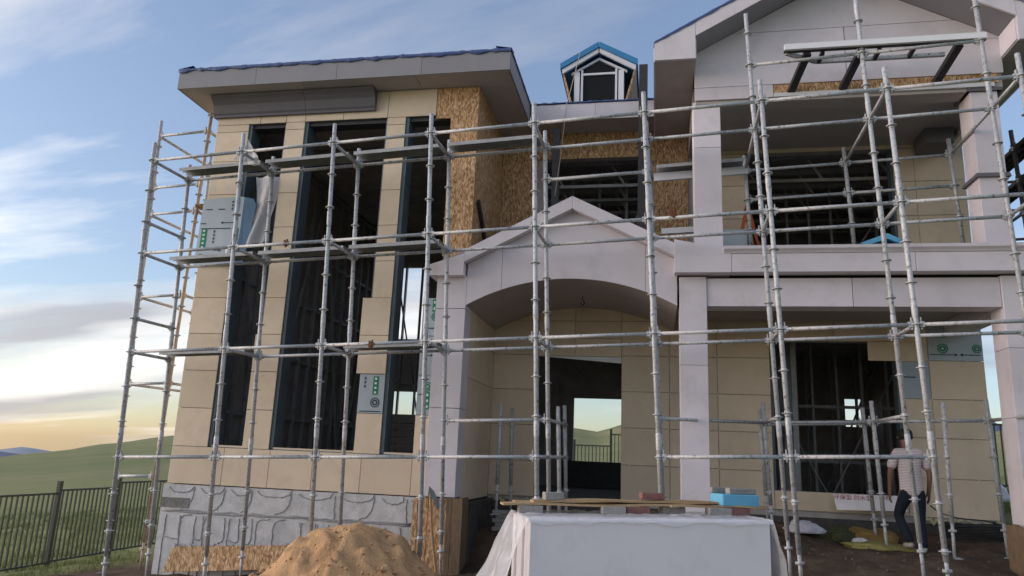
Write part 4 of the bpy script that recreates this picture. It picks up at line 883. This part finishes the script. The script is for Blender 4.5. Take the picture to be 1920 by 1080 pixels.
# brick pier in the porch, sign board, sacks and hose on the right
def brick(c, yaw, material, parent, size=(.24, .115, .06), name='brick'):
    cx, cy, cz = c; ca, sa = math.cos(yaw), math.sin(yaw); l, d, h = [v/2 for v in size]; mb = MB()
    vs = [(cx+x*ca-y*sa, cy+x*sa+y*ca, cz+z) for z in (0, 2*h) for y in (-d, d) for x in (-l, l)]
    mb.add(vs, [(0, 2, 3, 1), (4, 5, 7, 6), (0, 1, 5, 4), (2, 6, 7, 3), (0, 4, 6, 2), (1, 3, 7, 5)]); o = mb.build(name, material, parent); bevel(o, .006, 1); return o
bp_ = thing('brick_pile', (3.95, 2.45, .45), 'small dry stack of grey bricks on the soil before the porch corner', 'brick pile')
for r in range(5):
    for k in range(2 if r < 4 else 1): brick((3.86+k*.25+(.05 if r % 2 else 0), 2.42, .42+r*.062), rnd(-.06, .06), 'brick_grey', bp_)
sg = thing('sign_board', (9.3, 3.3, .8), 'white sheet with red characters leaning below the right window opening', 'sign')
sg0 = [onY(1562, 926, YB-.16), onY(1690, 930, YB-.16), onY(1702, 959, YB-.24), onY(1569, 956, YB-.24)]
MB().prism([tuple(p) for p in sg0], (0, .012, 0)).build('sheet', 'white_sheet', sg)
def cjk(txt, p, size, name, parent, material):
    cu = bpy.data.curves.new(name, 'FONT'); cu.body = txt; cu.size = size; o = bpy.data.objects.new(name, cu); col.objects.link(o)
    dg = bpy.context.evaluated_depsgraph_get(); me = bpy.data.meshes.new_from_object(o.evaluated_get(dg)); bpy.data.objects.remove(o); bpy.data.curves.remove(cu)
    me.materials.append(MATS[material]); o = bpy.data.objects.new(name, me); col.objects.link(o); o.parent = parent; o.location = Vector(p)-ORG[parent.name]; o.rotation_euler = (R_(105), 0, 0); o['kind'] = 'stuff'
q = onY(1563, 935.5, YB-.18); cjk('环保型 防水型', (q.x, q.y-.012, q.z+.005), .088, 'red_lettering', sg, 'print_red')
q = onY(1648, 937, YB-.18); cjk('板材', (q.x, q.y-.012, q.z+.005), .088, 'red_lettering', sg, 'print_red')
def blob(name, c, size, material, label, cat, group=None, seed=0, flat=.0, res=3, amp=.35, parent=None):
    bm = bmesh.new(); bmesh.ops.create_icosphere(bm, subdivisions=res, radius=1); mb = MB()
    for v in bm.verts:
        n0 = noise.noise(v.co*1.6+Vector((seed, 0, 0))); n1 = noise.noise(v.co*4.5+Vector((0, seed, 0))); k = 1+amp*n0+amp*.35*n1
        p = Vector((v.co.x*size[0]*k, v.co.y*size[1]*k, v.co.z*size[2]*k)); p.z = max(p.z, -size[2]*.35); v.co = p+Vector(c)+Vector((0, 0, size[2]*.33))
    mb.add([v.co.copy() for v in bm.verts], [tuple(x.index for x in f.verts) for f in bm.faces], True); bm.free(); return mb.build(name, material, parent, label, cat, group)
gx = lambda x, y: gz(x, y, False)
blob('sack', (9.30, 2.55, gx(9.3, 2.55)), (.50, .34, .06), 'sack_yellow', 'flat yellow woven sack on the soil under the man', 'sack', 'sacks on the soil', 1, amp=.45)
blob('sack', (9.35, 3.05, gx(9.35, 3.05)-.02), (.42, .22, .17), 'sack_brown', 'brown insulation bundle lying against the house foundation', 'sack', 'sacks on the soil', 5, amp=.5)
blob('sack', (8.35, 2.75, gx(8.35, 2.75)), (.26, .16, .12), 'sack_white', 'white plastic sack lying by the foundation', 'sack', 'sacks on the soil', 8, amp=.45)
blob('netting_heap', (8.85, 2.95, gx(8.85, 2.95)-.03), (.28, .2, .16), 'net_green', 'heap of dark green netting by the foundation', 'netting', None, 11, amp=.6)
blob('cement_bag', (9.13, 2.75, gx(9.13, 2.75)), (.12, .08, .09), 'sack_white', 'small crumpled white paper bag beside the yellow sack', 'paper bag', None, 14, amp=.5)
mb = MB()
for k in range(7): mb.tube([(10.72+(.36+.02*k)*math.cos(a)*1.1+.01*k, 2.85+(.20+.015*k)*math.sin(a), gx(10.72, 2.85)+.03+.028*k+.012*math.sin(3*a+k)) for a in [i*math.pi/16 for i in range(33)]], .017, 6)
mb.build('hose_coil', 'rubber', None, 'flat coil of black hose lying at the right foundation', 'hose')
mb = MB().tube(smooth([(9.95, 2.28, 1.12), (10.2, 2.7, 1.02), (10.6, 3.2, .93), (11.0, 3.45, .90), (11.25, 3.45, .86)]), .009, 6); mb.build('cable', 'rubber', None, 'thin black cable running from the man along the wall foot', 'cable')
mb = MB()
for k in range(60):
    a = rnd(0, 6.28); r = .34*math.sqrt(random.random()); x, y = 8.52+r*math.cos(a)*1.2, -1.05+r*math.sin(a)*.8; z = gx(x, y)+.06+rnd(0, .14)*(1-r/.4); an = rnd(0, 3.14); l = rnd(.03, .1)
    mb.bar((x-l*math.cos(an), y-l*math.sin(an), z-.01), (x+l*math.cos(an), y+l*math.sin(an), z+rnd(-.02, .04)), rnd(.02, .05), rnd(.006, .02))
mb.build('offcuts', 'white_paint', None, 'little heap of white board offcuts on the soil', 'offcuts', kind='stuff')
blob('soil_heap', (8.52, -1.05, gx(8.5, -1.05)-.05), (.42, .3, .13), 'pebble', 'low heap of earth under the white offcuts', 'earth heap', None, 21, amp=.4)
rs_ = thing('shutter', (10.95, 1.25, .3), 'timber shuttering boards round the foot of the right column', 'shuttering')
for k in range(5): MB().box(10.70+k*.105, 10.70+k*.105+.10, 1.27+.01*(k % 2), 1.31+.01*(k % 2), -.1, .97-.02*(k % 3)).build('plank', 'timber', rs_)
for k in range(3): MB().box(10.665, 10.69, 1.28+k*.17, 1.28+k*.17+.165, -.1, .95+.02*(k % 2)).build('plank', 'timber', rs_)
# things beyond the right end
blob('white_sacks', (12.3, 7.0, 1.08), (.6, .3, .28), 'sack_white', 'white filled sacks piled on the grass by the far fence', 'sack', 'sacks by the far fence', 31, amp=.5)

# ------------------------------------------------------------------ sand heap
def build_sand():
    c = Vector((2.72, -.42)); n = 110; vs = []; mb = MB()
    for i in range(n+1):
        for j in range(n+1):
            x = c.x-2.7+5.4*i/n; y = c.y-2.0+3.6*j/n; dx, dy = (x-c.x), (y-c.y)
            rx = dx/(2.1 if dx < 0 else 1.45); ry = dy/(1.5 if dy < 0 else 1.15); r = math.hypot(rx, ry)
            h = 1.05*max(0, 1-r)**(1.6 if dx < 0 else 1.1)
            h += .22*max(0, 1-math.hypot((x-2.2)/.8, (y+.6)/.6))
            wob = noise.noise((x*2.2, y*2.2, 7)); rg = abs(noise.noise((x*3.1+2*y, y*1.4, 2))); fi = noise.noise((x*8, y*8, 1)); f2 = noise.noise((x*19, y*19, 5))
            env = min(1, h*3.2); e2_ = sstep(.15, .55, h)
            cr_ = noise.noise((x*5.2+3*fi*.2, y*5.2, 11)); led = math.floor((h+.12*wob)*5)/5
            h += env*(.11*wob+.17*(.33-rg)+.05*fi+.022*f2)+e2_*(.045*(1 if cr_ > .12 else -.3))
            if h > .80: h = .80+(h-.80)*.30
            vs.append((x, y, gx(x, y)-.05+h if r < 1.25 else gx(x, y)-.15))
    mb.add(vs, [(i*(n+1)+j, (i+1)*(n+1)+j, (i+1)*(n+1)+j+1, i*(n+1)+j+1) for i in range(n) for j in range(n)], True)
    mb.build('sand_heap', 'sand', None, 'heap of orange building sand before the wing plinth', 'sand heap')
build_sand()
mb = MB()
for k in range(420):
    a = rnd(0, 6.28); r = 1.9*math.sqrt(random.random()); x, y = 2.6+r*math.cos(a), -.6+r*math.sin(a)*.75; q = rnd(.008, .03)*(2 if random.random() < .06 else 1)
    rx = (x-2.72)/(1.75 if x < 2.72 else 1.35); ry = (y+.42)/(1.5 if y < -.42 else 1.15); h = min(.82, 1.0*max(0, 1-math.hypot(rx, ry))**.86)
    z = gx(x, y)-.03+h; mb.add([(x+q*rnd(.6, 1.3)*a_, y+q*rnd(.6, 1.3)*b_, z+q*c_*.8) for a_, b_, c_ in ((1, 0, 0), (0, 1, 0), (-1, 0, 0), (0, -1, 0), (.2, .1, 1), (0, 0, -1))], [(0, 1, 4), (1, 2, 4), (2, 3, 4), (3, 0, 4), (1, 0, 5), (2, 1, 5), (3, 2, 5), (0, 3, 5)])
mb.build('sand_clods', 'sand', None, 'clods of damp sand scattered over and beside the heap', 'sand clods', kind='stuff')

# ------------------------------------------------------------------ stack of white sheets under film, planks and bricks on it
A0 = Vector((5.10, -2.35, 0)); A1 = Vector((7.28, -1.52, 0)); e1 = (A1-A0).normalized(); e2 = Vector((-e1.y, e1.x, 0)); SL = (A1-A0).length
def P3(u, v, z): p = A0+e1*u+e2*v; return (p.x, p.y, z)
def obox(mb, u0, u1, v0, v1, z0, z1, dz=0):
    mb.add([P3(u, v, z+(dz*u/SL)) for z in (z0, z1) for v in (v0, v1) for u in (u0, u1)], [(0, 2, 3, 1), (4, 5, 7, 6), (0, 1, 5, 4), (2, 6, 7, 3), (0, 4, 6, 2), (1, 3, 7, 5)]); return mb
ZT = .985
stk = thing('sheet_stack', P3(SL/2, .4, 0), 'stack of white sheets on edge wrapped in clear film before the porch', 'sheet stack')
for k in range(7): bevel(obox(MB(), 0 if k == 0 else .012*(k % 3), SL-(.01*(k % 2)), k*.125, k*.125+.118, -.05, ZT-(.012*(k % 2) if k else 0), .045).build('white_sheet', 'white_sheet', stk), .003, 1)
# draped film: top with folds over the front edge, flaps at both ends
vs = []; NU, NV = 70, 12
for i in range(NU+1):
    for j in range(NV+1):
        u = -.02+(SL+.04)*i/NU; v = j/NV; k = noise.noise((u*5, j*.5, 3)); k2 = noise.noise((u*13, j*.9, 8))
        if v < .28: q = v/.28; vv = -.012-.006*abs(k2)-.012*(1-q); z = ZT+.02+.045*u/SL-(.022+.06*max(0, noise.noise((u*3.3, 0, 5))+.2)+.02*noise.noise((u*11, 0, 2)))*(1-q)
        else: q = (v-.28)/.72; vv = -.012+q*.95; z = ZT+.02+.045*u/SL+.028*abs(k)+.018*abs(k2)
        vs.append(P3(u, vv, z))
MB().add(vs, [(i*(NV+1)+j, (i+1)*(NV+1)+j, (i+1)*(NV+1)+j+1, i*(NV+1)+j+1) for i in range(NU) for j in range(NV)], True).build('film_cover', 'film', stk)
def flap(u0, sgn, spread, label):
    vs = []; NI, NJ = 22, 26
    for i in range(NI+1):
        for j in range(NJ+1):
            a = i/NI; b_ = j/NJ
            u = u0+sgn*(.015+spread*(b_**.8)*(.8+.2*a)+.045*b_*math.sin(a*11+b_*5)+.05*noise.noise((a*6, b_*5, sgn*3))*b_+.03*noise.noise((a*15, b_*4, sgn*9)))
            v = -.03+a*.95-.10*b_*(1-a); z = ZT+.03+(.045 if sgn > 0 else 0)-b_*(ZT+.02)+.01*noise.noise((a*9, b_*3, 1))
            vs.append(P3(u, v, z))
    MB().add(vs, [(i*(NJ+1)+j, (i+1)*(NJ+1)+j, (i+1)*(NJ+1)+j+1, i*(NJ+1)+j+1) for i in range(NI) for j in range(NJ)], True).build('film_flap', 'film', stk)
flap(0, -1, .40, ''); flap(SL, 1, .20, '')
zt0 = ZT+.065
bspec = [(.12, .62, 'brick_grey'), (.95, .55, 'brick_grey'), (1.22, .60, 'brick_red'), (1.62, .66, 'brick_grey'), (1.66, .80, 'brick_grey'), (2.05, .50, 'brick_grey'), (2.28, .55, 'brick_red')]
bl = ['grey brick under the left end of the planks on the wrapped stack', 'grey brick lying flat on the film before the middle of the planks', 'reddish brick lying on the film beside the flat grey one', 'grey brick holding up the middle of the planks', 'grey brick behind the one holding up the middle of the planks', 'grey brick on the film near the blue foam box', 'reddish brick under the right end of the planks']
for k, (u, v, mt) in enumerate(bspec):
    p = P3(u, v, ZT+.022+.045*u/SL); o = brick(p, math.atan2(e1.y, e1.x)+rnd(-.1, .1), mt, None, (.24, .12, .075)); tag(o, bl[k], 'brick', 'bricks on the wrapped stack')
pls = ['long pale plank lying on bricks along the wrapped stack', 'second pale plank behind the front one on the bricks', 'warped thin plank on top of the others on the stack', 'short plank under the right end of the plank pile']
for k, (u0, u1, v0, v1, z, dz_) in enumerate(((-.16, 2.45, .56, .76, .097, .0), (.0, 2.5, .78, .95, .099, .01), (.15, 2.2, .60, .78, .128, .02), (1.55, 2.6, .50, .60, .099, .0))):
    mb = MB(); n = 14; w0 = []
    for i in range(n+1):
        u = u0+(u1-u0)*i/n; sag = .018*math.sin(i*.9+k*2)+dz_*math.sin(i/n*3.1)
        for vv, zz in ((v0, 0), (v1, 0), (v1, .02), (v0, .02)): w0.append(P3(u, vv+.01*math.sin(i*.7+k), ZT+z+zz+sag*.35+.045*u/SL))
    mb.add(w0, [(i*4+j, i*4+(j+1) % 4, (i+1)*4+(j+1) % 4, (i+1)*4+j) for i in range(n) for j in range(4)]+[(0, 1, 2, 3), (n*4+3, n*4+2, n*4+1, n*4)])
    mb.build('plank', 'plank', None, pls[k], 'plank', 'planks on the wrapped stack')
tz = ZT+.128+.03
o = brick(P3(.36, .66, tz-.005), .5, 'brick_grey', None, (.2, .1, .075)); tag(o, 'grey brick weighing down the left end of the planks', 'brick', 'bricks on the wrapped stack')
o = brick(P3(1.42, .72, tz+.03), .3, 'brick_red', None, (.24, .115, .065)); tag(o, 'red brick lying on the middle of the planks', 'brick', 'bricks on the wrapped stack')
fb = thing('foam_box', P3(2.3, .62, tz+.0), 'bright blue foam block with a grey brick set into it by the planks', 'foam block')
bevel(obox(MB(), 2.10, 2.50, .50, .80, tz+.0, tz+.115).build('block', 'foam_blue', fb), .006, 1)
o = brick(P3(2.36, .62, tz+.116), math.atan2(e1.y, e1.x), 'brick_grey', None, (.30, .1, .06)); tag(o, 'grey brick lying on the bright blue foam block', 'brick', 'bricks on the wrapped stack')
o = brick(P3(2.26, .76, tz+.116), math.atan2(e1.y, e1.x), 'brick_grey', None, (.34, .06, .06)); tag(o, 'thin grey brick behind the other one on the blue foam block', 'brick', 'bricks on the wrapped stack')

# ------------------------------------------------------------------ the man, seen from behind, stepping up with his left foot
def skinned(name, verts, edges, material, parent, root=0, sub=2):
    me = bpy.data.meshes.new(name); me.from_pydata([v[0] for v in verts], edges, []); o = bpy.data.objects.new(name, me); col.objects.link(o)
    md = o.modifiers.new('skin', 'SKIN'); md.use_smooth_shade = True; md2 = o.modifiers.new('sub', 'SUBSURF'); md2.levels = sub; md2.render_levels = sub
    for i, v in enumerate(verts):
        r = v[1]; me.skin_vertices[0].data[i].radius = r if isinstance(r, tuple) else (r, r); me.skin_vertices[0].data[i].use_root = (i == root)
    dg = bpy.context.evaluated_depsgraph_get(); m2 = bpy.data.meshes.new_from_object(o.evaluated_get(dg)); bpy.data.objects.remove(o)
    m2.materials.clear(); m2.materials.append(MATS[material]); m2.polygons.foreach_set('use_smooth', [True]*len(m2.polygons))
    o = bpy.data.objects.new(name, m2); col.objects.link(o)
    o.parent = parent; return o
mx0, my0 = 9.72, 2.25; mz0 = gx(mx0, my0)
man = thing('person', (mx0, my0, mz0), 'person in pink striped shirt and dark jeans walking away, seen from behind', 'person')
# local axes: x right in the picture, y away from the camera
Jv = dict(pel=(0, 0, .86), spn=(0, .03, 1.05), chs=(0, .05, 1.24), nek=(0, .07, 1.39), hdb=(0, .11, 1.46), hed=(0, .14, 1.56),
          lsh=(-.185, .05, 1.315), lel=(-.255, .05, 1.04), lwr=(-.255, .12, .80), rsh=(.185, .05, 1.315), rel=(.25, .02, 1.05), rwr=(.235, .06, .81),
          lhp=(-.095, .0, .83), lkn=(-.16, .16, .47), lan=(-.06, .0, .13), lto=(-.085, .14, .08), rhp=(.095, 0, .83), rkn=(.085, .04, .45), ran=(.085, -.03, .08), rto=(.10, .13, .035))
bv = [(Jv['pel'], (.115, .085)), (Jv['spn'], (.115, .08)), (Jv['chs'], (.13, .09)), (Jv['nek'], .052), (Jv['hdb'], (.07, .078)), (Jv['hed'], (.088, .10)), (Jv['lsh'], .05), (Jv['lel'], .038), (Jv['lwr'], .027), (Jv['rsh'], .05), (Jv['rel'], .038), (Jv['rwr'], .027),
      (Jv['lhp'], .075), (Jv['lkn'], .052), (Jv['lan'], .036), (Jv['lto'], .03), (Jv['rhp'], .075), (Jv['rkn'], .052), (Jv['ran'], .036), (Jv['rto'], .03)]
be = [(0, 1), (1, 2), (2, 3), (3, 4), (4, 5), (2, 6), (6, 7), (7, 8), (2, 9), (9, 10), (10, 11), (0, 12), (12, 13), (13, 14), (14, 15), (0, 16), (16, 17), (17, 18), (18, 19)]
for sgn, wi in ((-1, 8), (1, 11)):              # palms and five fingers each
    wv = Vector(bv[wi][0]); k = len(bv); bv.append(((wv.x, wv.y+.02, wv.z-.075), (.020, .030))); be.append((wi, k)); pv = Vector(bv[k][0])
    for f, (dy, ln) in enumerate(((-.028, .058), (-.01, .07), (.008, .066), (.024, .05))):
        a = len(bv); bv.append(((pv.x+sgn*.0, pv.y+dy, pv.z-.025), .009)); bv.append(((pv.x-sgn*.008, pv.y+dy+.012, pv.z-.025-ln*.6), .0085)); bv.append(((pv.x-sgn*.022, pv.y+dy+.02, pv.z-.025-ln), .007)); be += [(k, a), (a, a+1), (a+1, a+2)]
    a = len(bv); bv.append(((wv.x-sgn*.02, wv.y+.045, wv.z-.05), .0105)); bv.append(((wv.x-sgn*.028, wv.y+.065, wv.z-.095), .009)); be += [(wi, a), (a, a+1)]
skinned('body', bv, be, 'skin', man)
sv_ = [((0, .0, .70), (.172, .128)), ((0, .01, .86), (.17, .12)), ((0, .03, .98), (.16, .115)), ((0, .045, 1.16), (.165, .115)), ((0, .055, 1.29), (.135, .095)), ((0, .065, 1.375), (.075, .068)), ((-.15, .05, 1.325), .075), ((-.215, .05, 1.20), .070), ((-.245, .05, 1.09), .070), ((.15, .05, 1.325), .075), ((.215, .045, 1.20), .070), ((.24, .03, 1.09), .070)]
skinned('shirt', sv_, [(0, 1), (1, 2), (2, 3), (3, 4), (4, 5), (4, 6), (6, 7), (7, 8), (4, 9), (9, 10), (10, 11)], 'shirt', man)
jv = [((0, 0, .90), (.135, .10)), ((0, 0, .82), (.13, .10)), ((-.095, .01, .74), .092), ((-.16, .155, .47), .072), ((-.062, .0, .115), .056), ((.095, 0, .74), .092), ((.085, .035, .45), .072), ((.085, -.03, .055), .06)]
skinned('jeans', jv, [(0, 1), (1, 2), (2, 3), (3, 4), (1, 5), (5, 6), (6, 7)], 'jeans', man)
skinned('hair', [((0, .085, 1.49), (.092, .085)), ((0, .115, 1.58), (.112, .115)), ((0, .145, 1.67), (.098, .105))], [(0, 1), (1, 2)], 'hair', man)
for a, b_ in ((Vector(Jv['lan']), Vector(Jv['lto'])), (Vector(Jv['ran']), Vector(Jv['rto']))):
    skinned('shoe', [(tuple(a+Vector((0, -.03, -.035))), (.045, .04)), (tuple(a.lerp(b_, .55)+Vector((0, 0, -.02))), (.048, .04)), (tuple(b_+Vector((0, .04, 0))), (.045, .03))], [(0, 1), (1, 2)], 'shoe', man)
for s in (-1, 1):
    skinned('ear', [((s*.094, .135, 1.56), .016), ((s*.1, .125, 1.53), .013)], [(0, 1)], 'skin', man, sub=1)

# ------------------------------------------------------------------ stones on the soil, grass by the fence
mb = MB()
for k in range(900):
    x = rnd(3.6, 11.5); y = rnd(-2.6, 3.3); r = rnd(.008, .035)*(1.6 if random.random() < .05 else 1); z = gz(x, y)
    mb.add([(x+r*rnd(.6, 1.2)*a, y+r*rnd(.6, 1.2)*b_, z+r*c*.7) for a, b_, c in ((1, 0, 0), (0, 1, 0), (-1, 0, 0), (0, -1, 0), (.2, .1, 1), (0, 0, -1))], [(0, 1, 4), (1, 2, 4), (2, 3, 4), (3, 0, 4), (1, 0, 5), (2, 1, 5), (3, 2, 5), (0, 3, 5)])
mb.build('pebbles', 'pebble', None, 'small stones and clods scattered over the trodden soil', 'stones', kind='stuff')
vs, fs = [], []
for k in range(64000):
    if k < 52000: x = -3.6-14*random.random()**1.3; y = rnd(-3, 16)
    else: x = rnd(11.6, 15); y = rnd(3.5, 10)
    if noise.noise((x*.7, y*.7, 2)) < -.25: continue
    if -4.3 < x < 0 and random.random() < .6: continue
    z = gz(x, y, False); h = rnd(.05, .17)*(.8+.6*noise.noise((x*.5, y*.5, 8))); a = rnd(0, 3.14); w_ = .012; lx, ly = rnd(-.06, .06), rnd(-.06, .06); i = len(vs)
    vs += [(x-w_*math.cos(a), y-w_*math.sin(a), z-.02), (x+w_*math.cos(a), y+w_*math.sin(a), z-.02), (x+lx, y+ly, z+h)]; fs.append((i, i+1, i+2))
mb = MB(); mb.v = [Vector(v) for v in vs]; mb.f = fs; mb.sm = [False]*len(fs)
mb.build('grass', 'blade', None, 'short rough grass on the slope about the fences', 'grass', kind='stuff')
